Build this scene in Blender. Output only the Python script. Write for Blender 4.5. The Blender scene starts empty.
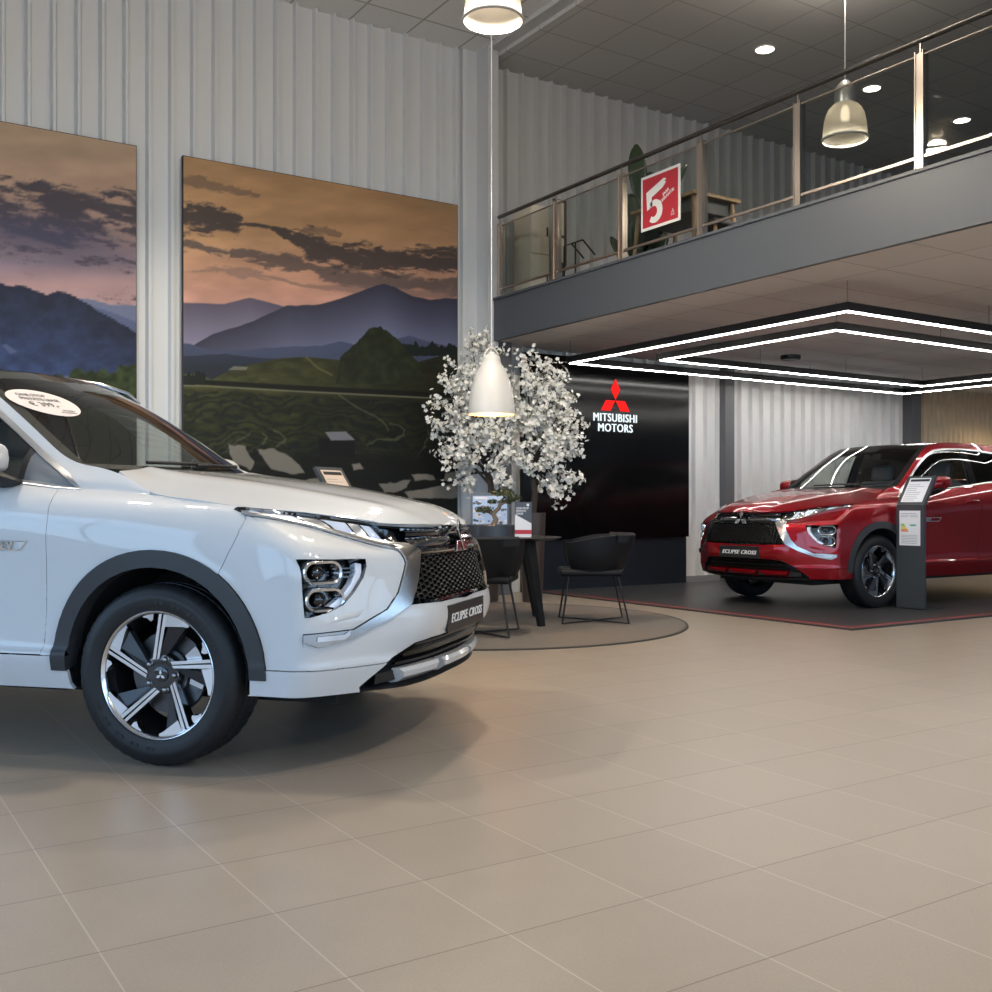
import bpy, bmesh, math, random
import numpy as np
from mathutils import Vector, Matrix, Euler

SC = bpy.context.scene
COL = SC.collection
PI = math.pi
rnd = random.Random(7)

# ------------------------------------------------------------------ helpers
def col4(c):
    return (c[0], c[1], c[2], 1.0)

def srgb(r, g, b):
    f = lambda v: (v / 255 / 12.92) if v / 255 <= 0.04045 else ((v / 255 + 0.055) / 1.055) ** 2.4
    return (f(r), f(g), f(b))

def mat(name, color, rough=0.5, metal=0.0, coat=0.0, coat_rough=0.03, spec=0.5, bump=0.0, bump_scale=200.0,
        mottle=0.0, mottle_scale=3.0, emit=None, emit_strength=0.0, sheen=0.0, alpha=1.0, trans=0.0):
    m = bpy.data.materials.new(name)
    m.use_nodes = True
    nt = m.node_tree
    b = nt.nodes['Principled BSDF']
    b.inputs['Base Color'].default_value = col4(color)
    b.inputs['Roughness'].default_value = rough
    b.inputs['Metallic'].default_value = metal
    b.inputs['Coat Weight'].default_value = coat
    b.inputs['Coat Roughness'].default_value = coat_rough
    b.inputs['Specular IOR Level'].default_value = spec
    if emit is not None:
        b.inputs['Emission Color'].default_value = col4(emit)
        b.inputs['Emission Strength'].default_value = emit_strength
    if sheen:
        b.inputs['Sheen Weight'].default_value = sheen
    if bump > 0 or mottle > 0:
        tc = nt.nodes.new('ShaderNodeTexCoord')
    if bump > 0:
        n = nt.nodes.new('ShaderNodeTexNoise')
        n.inputs['Scale'].default_value = bump_scale
        n.inputs['Detail'].default_value = 4
        nt.links.new(tc.outputs['Object'], n.inputs['Vector'])
        bp = nt.nodes.new('ShaderNodeBump')
        bp.inputs['Strength'].default_value = bump
        bp.inputs['Distance'].default_value = 0.002
        nt.links.new(n.outputs['Fac'], bp.inputs['Height'])
        nt.links.new(bp.outputs['Normal'], b.inputs['Normal'])
    if mottle > 0:
        n = nt.nodes.new('ShaderNodeTexNoise')
        n.inputs['Scale'].default_value = mottle_scale
        n.inputs['Detail'].default_value = 5
        nt.links.new(tc.outputs['Object'], n.inputs['Vector'])
        mx = nt.nodes.new('ShaderNodeMix')
        mx.data_type = 'RGBA'
        mx.inputs[6].default_value = col4([c * (1 - mottle) for c in color])
        mx.inputs[7].default_value = col4([min(1, c * (1 + mottle)) for c in color])
        nt.links.new(n.outputs['Fac'], mx.inputs[0])
        nt.links.new(mx.outputs[2], b.inputs['Base Color'])
    return m

def glass_mat(name, tint=(0.6, 0.62, 0.6), refl=1.0, ior=1.5):
    """thin pane: tinted transparency plus a Fresnel mirror"""
    m = bpy.data.materials.new(name)
    m.use_nodes = True
    nt = m.node_tree
    nt.nodes.clear()
    out = nt.nodes.new('ShaderNodeOutputMaterial')
    tr = nt.nodes.new('ShaderNodeBsdfTransparent')
    tr.inputs['Color'].default_value = col4(tint)
    gl = nt.nodes.new('ShaderNodeBsdfGlossy')
    gl.inputs['Roughness'].default_value = 0.01
    gl.inputs['Color'].default_value = (refl, refl, refl, 1)
    # Schlick reflectance, the same from both sides of the pane
    ge = nt.nodes.new('ShaderNodeNewGeometry')
    dt = nt.nodes.new('ShaderNodeVectorMath')
    dt.operation = 'DOT_PRODUCT'
    nt.links.new(ge.outputs['Incoming'], dt.inputs[0])
    nt.links.new(ge.outputs['Normal'], dt.inputs[1])
    def mth(op, a, b=None):
        n = nt.nodes.new('ShaderNodeMath')
        n.operation = op
        for k, q in enumerate((a, b)):
            if q is None:
                continue
            if isinstance(q, (int, float)):
                n.inputs[k].default_value = q
            else:
                nt.links.new(q, n.inputs[k])
        return n.outputs[0]
    f0 = ((ior - 1) / (ior + 1)) ** 2
    g5 = mth('POWER', mth('SUBTRACT', 1.0, mth('ABSOLUTE', dt.outputs['Value'])), 5.0)
    fac = mth('ADD', mth('MULTIPLY', g5, 1 - f0), f0)
    mx = nt.nodes.new('ShaderNodeMixShader')
    nt.links.new(fac, mx.inputs[0])
    nt.links.new(tr.outputs[0], mx.inputs[1])
    nt.links.new(gl.outputs[0], mx.inputs[2])
    nt.links.new(mx.outputs[0], out.inputs['Surface'])
    return m

def translucent_mat(name, color, trans=0.5, clear=0.3, rough=0.2):
    """milky plastic of a lamp shade: part see-through, part glowing with the bulb inside"""
    m = bpy.data.materials.new(name)
    m.use_nodes = True
    nt = m.node_tree
    nt.nodes.clear()
    out = nt.nodes.new('ShaderNodeOutputMaterial')
    tl = nt.nodes.new('ShaderNodeBsdfTranslucent')
    tl.inputs['Color'].default_value = col4(color)
    df = nt.nodes.new('ShaderNodeBsdfDiffuse')
    df.inputs['Color'].default_value = col4(color)
    tp = nt.nodes.new('ShaderNodeBsdfTransparent')
    m1 = nt.nodes.new('ShaderNodeMixShader')
    m1.inputs[0].default_value = trans
    nt.links.new(df.outputs[0], m1.inputs[1])
    nt.links.new(tl.outputs[0], m1.inputs[2])
    m2 = nt.nodes.new('ShaderNodeMixShader')
    m2.inputs[0].default_value = clear
    nt.links.new(m1.outputs[0], m2.inputs[1])
    nt.links.new(tp.outputs[0], m2.inputs[2])
    nt.links.new(m2.outputs[0], out.inputs['Surface'])
    return m

def emit_mat(name, color, strength):
    m = bpy.data.materials.new(name)
    m.use_nodes = True
    nt = m.node_tree
    nt.nodes.clear()
    out = nt.nodes.new('ShaderNodeOutputMaterial')
    e = nt.nodes.new('ShaderNodeEmission')
    e.inputs['Color'].default_value = col4(color)
    e.inputs['Strength'].default_value = strength
    nt.links.new(e.outputs[0], out.inputs['Surface'])
    return m

class MB:
    """collects polygons, then makes one mesh object"""
    def __init__(self):
        self.v = []
        self.f = []
        self.mi = []
    def add(self, vs, fs, mi=0):
        o = len(self.v)
        self.v.extend([tuple(map(float, p)) for p in vs])
        for f in fs:
            self.f.append(tuple(i + o for i in f))
            self.mi.append(mi)
        return self
    def box(self, c, s, rot=None, mi=0):
        hx, hy, hz = s[0] / 2, s[1] / 2, s[2] / 2
        vs = [(-hx, -hy, -hz), (hx, -hy, -hz), (hx, hy, -hz), (-hx, hy, -hz), (-hx, -hy, hz), (hx, -hy, hz), (hx, hy, hz), (-hx, hy, hz)]
        M = rot if rot is not None else Matrix.Identity(3)
        if isinstance(M, Euler):
            M = M.to_matrix()
        C = Vector(c)
        vs = [tuple(M @ Vector(p) + C) for p in vs]
        return self.add(vs, [(0, 3, 2, 1), (4, 5, 6, 7), (0, 1, 5, 4), (1, 2, 6, 5), (2, 3, 7, 6), (3, 0, 4, 7)], mi)
    def box2(self, lo, hi, mi=0):
        return self.box([(a + b) / 2 for a, b in zip(lo, hi)], [b - a for a, b in zip(lo, hi)], None, mi)
    def beam(self, p, q, w, h, up=(0, 0, 1), mi=0):
        """rectangular bar from p to q"""
        p, q = Vector(p), Vector(q)
        d = q - p
        L = d.length
        d = d / L
        u = Vector(up)
        s = d.cross(u)
        if s.length < 1e-4:
            s = d.cross(Vector((1, 0, 0)))
        s.normalize()
        u = s.cross(d)
        M = Matrix((s, d, u)).transposed()
        return self.box((p + q) / 2, (w, L, h), M, mi)
    def tube(self, path, r, seg=10, closed=False, caps=True, mi=0):
        P = [Vector(p) for p in path]
        n = len(P)
        rr = r if isinstance(r, (list, tuple)) else [r] * n
        T = []
        for i in range(n):
            if closed:
                t = P[(i + 1) % n] - P[i - 1]
            else:
                t = P[min(i + 1, n - 1)] - P[max(i - 1, 0)]
            T.append(t.normalized() if t.length > 1e-9 else Vector((0, 0, 1)))
        ref = Vector((0, 0, 1)) if abs(T[0].z) < 0.9 else Vector((1, 0, 0))
        a = T[0].cross(ref).normalized()
        vs = []
        for i in range(n):
            a = a - T[i] * a.dot(T[i])
            if a.length < 1e-6:
                a = T[i].orthogonal()
            a.normalize()
            b = T[i].cross(a)
            for k in range(seg):
                t = 2 * PI * k / seg
                vs.append(P[i] + (a * math.cos(t) + b * math.sin(t)) * rr[i])
        fs = []
        for i in range(n if closed else n - 1):
            j = (i + 1) % n
            for k in range(seg):
                l = (k + 1) % seg
                fs.append((i * seg + k, i * seg + l, j * seg + l, j * seg + k))
        if caps and not closed:
            fs.append(tuple(range(seg - 1, -1, -1)))
            fs.append(tuple((n - 1) * seg + k for k in range(seg)))
        return self.add(vs, fs, mi)
    def cyl(self, p, q, r, r2=None, seg=24, mi=0):
        return self.tube([p, q], [r, r if r2 is None else r2], seg, mi=mi)
    def lathe(self, prof, seg=48, M=None, mi=0, close=False):
        """prof: (radius, height) pairs around +z, then transformed by the 4x4 M"""
        M = M or Matrix.Identity(4)
        vs, fs = [], []
        n = len(prof)
        for k in range(seg):
            t = 2 * PI * k / seg
            for r, h in prof:
                vs.append(M @ Vector((r * math.cos(t), r * math.sin(t), h)))
        for k in range(seg):
            l = (k + 1) % seg
            for i in range(n - 1 if not close else n):
                j = (i + 1) % n
                fs.append((k * n + i, l * n + i, l * n + j, k * n + j))
        return self.add(vs, fs, mi)
    def prism(self, poly, h0, h1, M=None, mi=0):
        """2D polygon (ccw) extruded from z=h0 to h1, then M"""
        M = M or Matrix.Identity(4)
        n = len(poly)
        vs = [M @ Vector((x, y, h0)) for x, y in poly] + [M @ Vector((x, y, h1)) for x, y in poly]
        fs = [tuple(range(n - 1, -1, -1)), tuple(range(n, 2 * n))]
        for i in range(n):
            j = (i + 1) % n
            fs.append((i, j, n + j, n + i))
        return self.add(vs, fs, mi)
    def grid(self, P, mi=0, close_u=False):
        """P: nested list [i][j] of points"""
        n, m = len(P), len(P[0])
        vs = [p for row in P for p in row]
        fs = []
        for i in range(n if close_u else n - 1):
            k = (i + 1) % n
            for j in range(m - 1):
                fs.append((i * m + j, k * m + j, k * m + j + 1, i * m + j + 1))
        return self.add(vs, fs, mi)
    def mesh(self, name, mats, smooth=35):
        me = bpy.data.meshes.new(name)
        me.from_pydata(self.v, [], self.f)
        for m in (mats if isinstance(mats, (list, tuple)) else [mats]):
            me.materials.append(m)
        if any(self.mi):
            me.polygons.foreach_set('material_index', self.mi)
        if smooth:
            me.polygons.foreach_set('use_smooth', [True] * len(me.polygons))
            me.update()
            me.set_sharp_from_angle(angle=math.radians(smooth))
        me.update()
        return me
    def obj(self, name, mats, parent=None, smooth=35, bevel=0.0, bseg=2, label=None, loc=None, rot=None):
        return put(name, self.mesh(name, mats, smooth), parent, bevel, bseg, label, loc, rot)

def put(name, me, parent=None, bevel=0.0, bseg=2, label=None, loc=None, rot=None):
    o = bpy.data.objects.new(name, me)
    COL.objects.link(o)
    if parent is not None:
        o.parent = parent
    if bevel > 0:
        md = o.modifiers.new('edge', 'BEVEL')
        md.width = bevel
        md.segments = bseg
        md.limit_method = 'ANGLE'
        md.angle_limit = math.radians(40)
    if label:
        o['label'] = label
    if loc is not None:
        o.location = loc
    if rot is not None:
        o.rotation_euler = rot
    return o

def thing(name, label, cat, loc=(0, 0, 0), rotz=0.0, group=None):
    o = bpy.data.objects.new(name, None)
    o.empty_display_size = 0.1
    COL.objects.link(o)
    o.location = loc
    o.rotation_euler = (0, 0, rotz)
    tag(o, label, cat, group)
    return o

def tag(o, label, cat, group=None):
    o['label'] = label
    o['category'] = cat
    if group:
        o['group'] = group
    return o

def structure(o):
    o['kind'] = 'structure'
    return o

def copy_tree(o, parent=None, swap=None):
    c = o.copy()
    COL.objects.link(c)
    if parent is not None:
        c.parent = parent
    if swap:
        for s in c.material_slots:
            if s.material and s.material.name in swap:
                new = swap[s.material.name]
                s.link = 'OBJECT'
                s.material = new
    for ch in list(o.children):
        copy_tree(ch, c, swap)
    return c

def text_mesh(name, body, size, extrude=0.0, align='CENTER', shear=0.0, spacing=1.0, bold=0.0, line=1.0):
    cu = bpy.data.curves.new(name, 'FONT')
    cu.body = body
    cu.size = size
    cu.align_x = align
    cu.align_y = 'CENTER'
    cu.extrude = extrude
    cu.shear = shear
    cu.space_character = spacing
    cu.space_line = line
    cu.offset = bold
    cu.resolution_u = 3
    o = bpy.data.objects.new(name, cu)
    COL.objects.link(o)
    dg = bpy.context.evaluated_depsgraph_get()
    dg.update()
    me = bpy.data.meshes.new_from_object(o.evaluated_get(dg))
    bpy.data.objects.remove(o)
    bpy.data.curves.remove(cu)
    me.name = name
    me.materials.clear()
    return me

def text_obj(name, body, size, m, M, parent=None, **kw):
    """lettering, its plane given by the 4x4 M (text lies in M's xy plane)"""
    fat, sx = kw.pop('fat', 0), kw.pop('sx', 1)
    me = text_mesh(name, body, size, **kw)
    if fat:
        bm = bmesh.new()
        for k in range(-2, 3):
            c = me.copy()
            c.transform(Matrix.Translation((k * fat / 2, 0, abs(k) * -.00002)))
            bm.from_mesh(c)
            bpy.data.meshes.remove(c)
        bm.to_mesh(me)
        bm.free()
    me.transform(Matrix.Diagonal((sx, 1, 1, 1)))
    me.transform(M)
    me.materials.append(m)
    return put(name, me, parent)

def frame(o, x, y):
    """4x4 with origin o, x and y axes (normalised), z = x cross y"""
    o, x, y = Vector(o), Vector(x).normalized(), Vector(y)
    z = x.cross(y).normalized()
    y = z.cross(x)
    M = Matrix.Identity(4)
    for i in range(3):
        M[i][0], M[i][1], M[i][2], M[i][3] = x[i], y[i], z[i], o[i]
    return M

# camera frame of the photograph: right / forward directions on the floor plan
YAW = math.radians(33)
CR = (math.cos(YAW), -math.sin(YAW))
CF = (math.sin(YAW), math.cos(YAW))
def plan(r, d):
    """floor position d metres ahead of and r metres to the right of where the photographer stood"""
    return (CR[0] * r + CF[0] * d, CR[1] * r + CF[1] * d)
SKY, EXPO, DOWN_W, BELL_W, FILL_W = 4.1, 0.0, 60, 250, 80
# ------------------------------------------------------------------ car surfaces
def bspline_basis(n, t):
    """clamped uniform cubic B-spline basis, rows t, n columns, and derivative"""
    p = 3
    kn = np.concatenate([np.zeros(p), np.linspace(0, 1, n - p + 1), np.ones(p)])
    t = np.clip(np.asarray(t, float), 0, 1 - 1e-9)
    N = [np.zeros((len(t), len(kn) - 1))]
    N0 = N[0]
    for i in range(len(kn) - 1):
        N0[:, i] = (t >= kn[i]) & (t < kn[i + 1])
    prev = N0
    store = None
    for k in range(1, p + 1):
        cur = np.zeros((len(t), len(kn) - 1 - k))
        for i in range(len(kn) - 1 - k):
            a = kn[i + k] - kn[i]
            b = kn[i + k + 1] - kn[i + 1]
            if a > 0:
                cur[:, i] += (t - kn[i]) / a * prev[:, i]
            if b > 0:
                cur[:, i] += (kn[i + k + 1] - t) / b * prev[:, i + 1]
        if k == p:
            store = prev
        prev = cur
    D = np.zeros_like(prev)
    for i in range(n):
        a = kn[i + p] - kn[i]
        b = kn[i + p + 1] - kn[i + 1]
        if a > 0:
            D[:, i] += p / a * store[:, i]
        if b > 0:
            D[:, i] -= p / b * store[:, i + 1]
    return prev, D

def greville(n):
    kn = np.concatenate([np.zeros(3), np.linspace(0, 1, n - 2), np.ones(3)])
    return np.array([(kn[i + 1] + kn[i + 2] + kn[i + 3]) / 3 for i in range(n)])

class Surf:
    """B-spline patch for the car's left half; outward normal = sign * du x dv"""
    def __init__(self, net, sign=1, fit=0.65):
        P = np.array(net, float)
        self.nu, self.nv = P.shape[:2]
        Bu, _ = bspline_basis(self.nu, greville(self.nu))
        Bv, _ = bspline_basis(self.nv, greville(self.nv))
        Q = P.copy()
        for _ in range(2):
            S = np.einsum('ai,ijc,bj->abc', Bu, Q, Bv)
            Q = Q + fit * (P - S)
        self.Q = Q
        self.sign = sign
        g = np.linspace(0, 1, 401)
        S = self.ev(g, np.full_like(g, 0.5))[0]
        L = np.concatenate([[0], np.cumsum(np.linalg.norm(np.diff(S, axis=0), axis=1))])
        self.lu, self.gu = L, g
        S = self.ev(np.full_like(g, 0.4), g)[0]
        L = np.concatenate([[0], np.cumsum(np.linalg.norm(np.diff(S, axis=0), axis=1))])
        self.lv, self.gv = L, g
        uu, vv = np.meshgrid(np.linspace(0, 1, 300), np.linspace(0, 1, 60), indexing='ij')
        self.su, self.sv = uu.ravel(), vv.ravel()
        self.sp = self.ev(self.su, self.sv)[0]
    def ev(self, u, v):
        Bu, Du = bspline_basis(self.nu, u)
        Bv, Dv = bspline_basis(self.nv, v)
        P = np.einsum('ai,ijc,aj->ac', Bu, self.Q, Bv)
        A = np.einsum('ai,ijc,aj->ac', Du, self.Q, Bv)
        B = np.einsum('ai,ijc,aj->ac', Bu, self.Q, Dv)
        N = np.cross(A, B) * self.sign
        l = np.linalg.norm(N, axis=1, keepdims=True)
        N = N / np.maximum(l, 1e-9)
        return P, N
    def lines(self, du, dv):
        nu = max(2, int(self.lu[-1] / du)); nv = max(2, int(self.lv[-1] / dv))
        return np.interp(np.linspace(0, self.lu[-1], nu + 1), self.lu, self.gu), np.interp(np.linspace(0, self.lv[-1], nv + 1), self.lv, self.gv)
    def pt(self, u, v):
        """one surface point, quickly"""
        def bas(n, t):
            m = n - 3
            t = min(max(t, 0.0), 1 - 1e-9)
            k = int(t * m)
            K = lambda i: min(max(i - 3, 0), m) / m
            s = k + 3
            N = [1.0, 0.0, 0.0, 0.0]
            left = [0.0] * 4
            right = [0.0] * 4
            for j in range(1, 4):
                left[j] = t - K(s + 1 - j)
                right[j] = K(s + j) - t
                saved = 0.0
                for r in range(j):
                    q = N[r] / (right[r + 1] + left[j - r])
                    N[r] = saved + right[r + 1] * q
                    saved = left[j - r] * q
                N[j] = saved
            return k, N
        a, A = bas(self.nu, u)
        b, B = bas(self.nv, v)
        return np.array(B) @ np.tensordot(np.array(A), self.Q[a:a + 4, b:b + 4], 1)
    def inv(self, p, xmin=None):
        """closest uv to p; None in p leaves that axis free; xmin keeps the search ahead of that x"""
        w = np.array([0.0 if c is None else 1.0 for c in p])
        q = np.array([0.0 if c is None else c for c in p])
        d = (((self.sp - q) * w) ** 2).sum(1)
        if xmin is not None:
            d = d + (self.sp[:, 0] < xmin) * 1e3
        k = int(np.argmin(d))
        u, v = self.su[k], self.sv[k]
        e = 1e-4
        for _ in range(8):
            u, v = min(u, 1 - 2 * e), min(v, 1 - 2 * e)
            P = [self.pt(u, v), self.pt(u + e, v), self.pt(u, v + e)]
            J = np.stack([(P[1] - P[0]) / e, (P[2] - P[0]) / e], 1) * w[:, None]
            r = (q - P[0]) * w
            s = np.linalg.lstsq(J, r, rcond=1e-6)[0]
            s = np.clip(s, -0.02, 0.02)
            u, v = float(np.clip(u + s[0], 0, 1)), float(np.clip(v + s[1], 0, 1))
            if abs(s[0]) + abs(s[1]) < 1e-6:
                break
        if v > 1 - 3 * e and s[1] >= -1e-6:
            v = 1.0
        if u > 1 - 3 * e and s[0] >= -1e-6:
            u = 1.0
        return u, v

def dense(poly, step=0.06, closed=True):
    out = []
    n = len(poly)
    for i in range(n if closed else n - 1):
        a, b = poly[i], poly[(i + 1) % n]
        L = math.sqrt(sum((0 if x is None or y is None else (x - y) ** 2) for x, y in zip(a, b)))
        k = max(1, int(math.ceil(L / step)))
        for j in range(k):
            t = j / k
            out.append(tuple(None if (x is None or y is None) else x + (y - x) * t for x, y in zip(a, b)))
    return out

def inpoly(x, y, poly):
    c = False
    n = len(poly)
    j = n - 1
    for i in range(n):
        xi, yi = poly[i]
        xj, yj = poly[j]
        if (yi > y) != (yj > y) and x < (xj - xi) * (y - yi) / (yj - yi) + xi:
            c = not c
        j = i
    return c

class Cut:
    """the patch's parameter grid cut along polygons; faces sorted into named regions"""
    def __init__(self, surf, du, dv, regions, rest, classify=None):
        self.s = surf
        U, V = surf.lines(du, dv)
        bm = bmesh.new()
        g = [[bm.verts.new((u, v, 0)) for v in V] for u in U]
        for i in range(len(U) - 1):
            for j in range(len(V) - 1):
                bm.faces.new((g[i][j], g[i + 1][j], g[i + 1][j + 1], g[i][j + 1]))
        self.polys = []
        for name, pts, kw in regions:
            uv = [surf.inv(p, kw.get('xmin')) for p in dense(pts, kw.get('step', 0.06))]
            self.polys.append((name, uv))
            n = len(uv)
            X0, X1 = min(q[0] for q in uv), max(q[0] for q in uv)
            Y0, Y1 = min(q[1] for q in uv), max(q[1] for q in uv)
            def span(f):
                xs = [v.co.x for v in f.verts]
                ys = [v.co.y for v in f.verts]
                return min(xs), max(xs), min(ys), max(ys)
            cand = {}
            for f in bm.faces:
                b4 = span(f)
                if b4[0] <= X1 and b4[1] >= X0 and b4[2] <= Y1 and b4[3] >= Y0:
                    cand[f] = b4
            for i in range(n):
                a, b = uv[i], uv[(i + 1) % n]
                d = Vector((b[0] - a[0], b[1] - a[1], 0))
                if d.length < 1e-7:
                    continue
                no = Vector((d.y, -d.x, 0)).normalized()
                e = 1e-5
                x0, x1 = min(a[0], b[0]) - e, max(a[0], b[0]) + e
                y0, y1 = min(a[1], b[1]) - e, max(a[1], b[1]) + e
                fs = [f for f, q in cand.items() if q[0] <= x1 and q[1] >= x0 and q[2] <= y1 and q[3] >= y0]
                if not fs:
                    continue
                geom = set(fs)
                for f in fs:
                    geom.update(f.edges)
                    geom.update(f.verts)
                ret = bmesh.ops.bisect_plane(bm, geom=list(geom), dist=1e-7, plane_co=(a[0], a[1], 0), plane_no=no)
                for f in ret['geom']:
                    if isinstance(f, bmesh.types.BMFace):
                        cand[f] = span(f)
                for f in fs:
                    if f.is_valid:
                        cand[f] = span(f)
                    else:
                        cand.pop(f, None)
        self.bm = bm
        self.reg = {}
        for f in bm.faces:
            c = f.calc_center_median()
            nm = None
            if classify:
                nm = classify([name for name, uv in self.polys if inpoly(c.x, c.y, uv)])
            else:
                for name, uv in self.polys:
                    if inpoly(c.x, c.y, uv):
                        nm = name
                        break
            if nm is None:
                nm = rest(surf.ev([c.x], [c.y])[0][0]) if callable(rest) else rest
            self.reg.setdefault(nm, []).append(f)
    def part(self, names, mats, off=0.0, skirt=0.0, gap=0.0, sides=(1, -1), mb=None, mi=0, skirt_mi=None):
        """panel mesh of the named regions (list) for the sides; returns mesh data arrays appended to mb"""
        names = [names] if isinstance(names, str) else names
        fs = [f for n in names for f in self.reg.get(n, [])]
        mb = mb or PB()
        if not fs:
            return mb
        vs = {}
        for f in fs:
            for v in f.verts:
                vs.setdefault(v, len(vs))
        uv = np.array([(v.co.x, v.co.y) for v in vs])
        P, N = self.s.ev(uv[:, 0], uv[:, 1])
        fset = set(fs)
        bedges = []
        for f in fs:
            for l in f.loops:
                if sum(1 for g in l.edge.link_faces if g in fset) == 1:
                    bedges.append((vs[l.vert], vs[l.link_loop_next.vert]))
        orient = self.s.sign
        if gap > 0 and bedges:
            sh = np.zeros_like(P)
            cnt = np.zeros(len(P))
            for a, b in bedges:
                if abs(P[a][1]) < 1e-4 and abs(P[b][1]) < 1e-4:
                    continue
                t = P[b] - P[a]
                d = np.cross(N[a], t) * orient
                l = np.linalg.norm(d)
                if l > 1e-9:
                    for k in (a, b):
                        sh[k] += d / l
                        cnt[k] += 1
            l = np.linalg.norm(sh, axis=1, keepdims=True)
            P = P + np.where(l > 1e-6, sh / np.maximum(l, 1e-6), 0) * gap
            P[np.abs(uv[:, 0]) < 1e-6, 1] *= 1
        P = P + N * off
        for s in sides:
            Ps = P * np.array([1, s, 1]); Ns = N * np.array([1, s, 1])
            flip = (orient * s) < 0
            o = len(mb.v)
            mb.v.extend(map(tuple, Ps))
            for f in fs:
                idx = [vs[v] for v in f.verts]
                if flip:
                    idx = idx[::-1]
                mb.f.append(tuple(i + o for i in idx)); mb.mi.append(mi)
                mb.n.extend(tuple(Ns[i]) for i in idx)
            if abs(skirt) > 0 and bedges:
                o2 = len(mb.v)
                mb.v.extend(map(tuple, Ps - Ns * skirt))
                for a, b in bedges:
                    if abs(P[a][1]) < 2e-3 and abs(P[b][1]) < 2e-3:
                        continue
                    q = (a + o, a + o2, b + o2, b + o)
                    if flip:
                        q = q[::-1]
                    mb.f.append(q); mb.mi.append(mi if skirt_mi is None else skirt_mi)
                    A, B, C2 = (np.array(mb.v[q[0]]), np.array(mb.v[q[1]]), np.array(mb.v[q[2]]))
                    nn = np.cross(B - A, C2 - A)
                    nn = nn / max(np.linalg.norm(nn), 1e-12)
                    mb.n.extend([tuple(nn)] * 4)
        return mb

class PB:
    """panel builder: polygons with their own corner normals"""
    def __init__(self):
        self.v, self.f, self.mi, self.n = [], [], [], []
    def obj(self, name, mats, parent=None, label=None):
        me = bpy.data.meshes.new(name)
        me.from_pydata(self.v, [], self.f)
        for m in (mats if isinstance(mats, (list, tuple)) else [mats]):
            me.materials.append(m)
        me.polygons.foreach_set('material_index', self.mi)
        me.polygons.foreach_set('use_smooth', [True] * len(self.f))
        me.update()
        me.normals_split_custom_set([Vector(n) for n in self.n])
        return put(name, me, parent, label=label)

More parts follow.
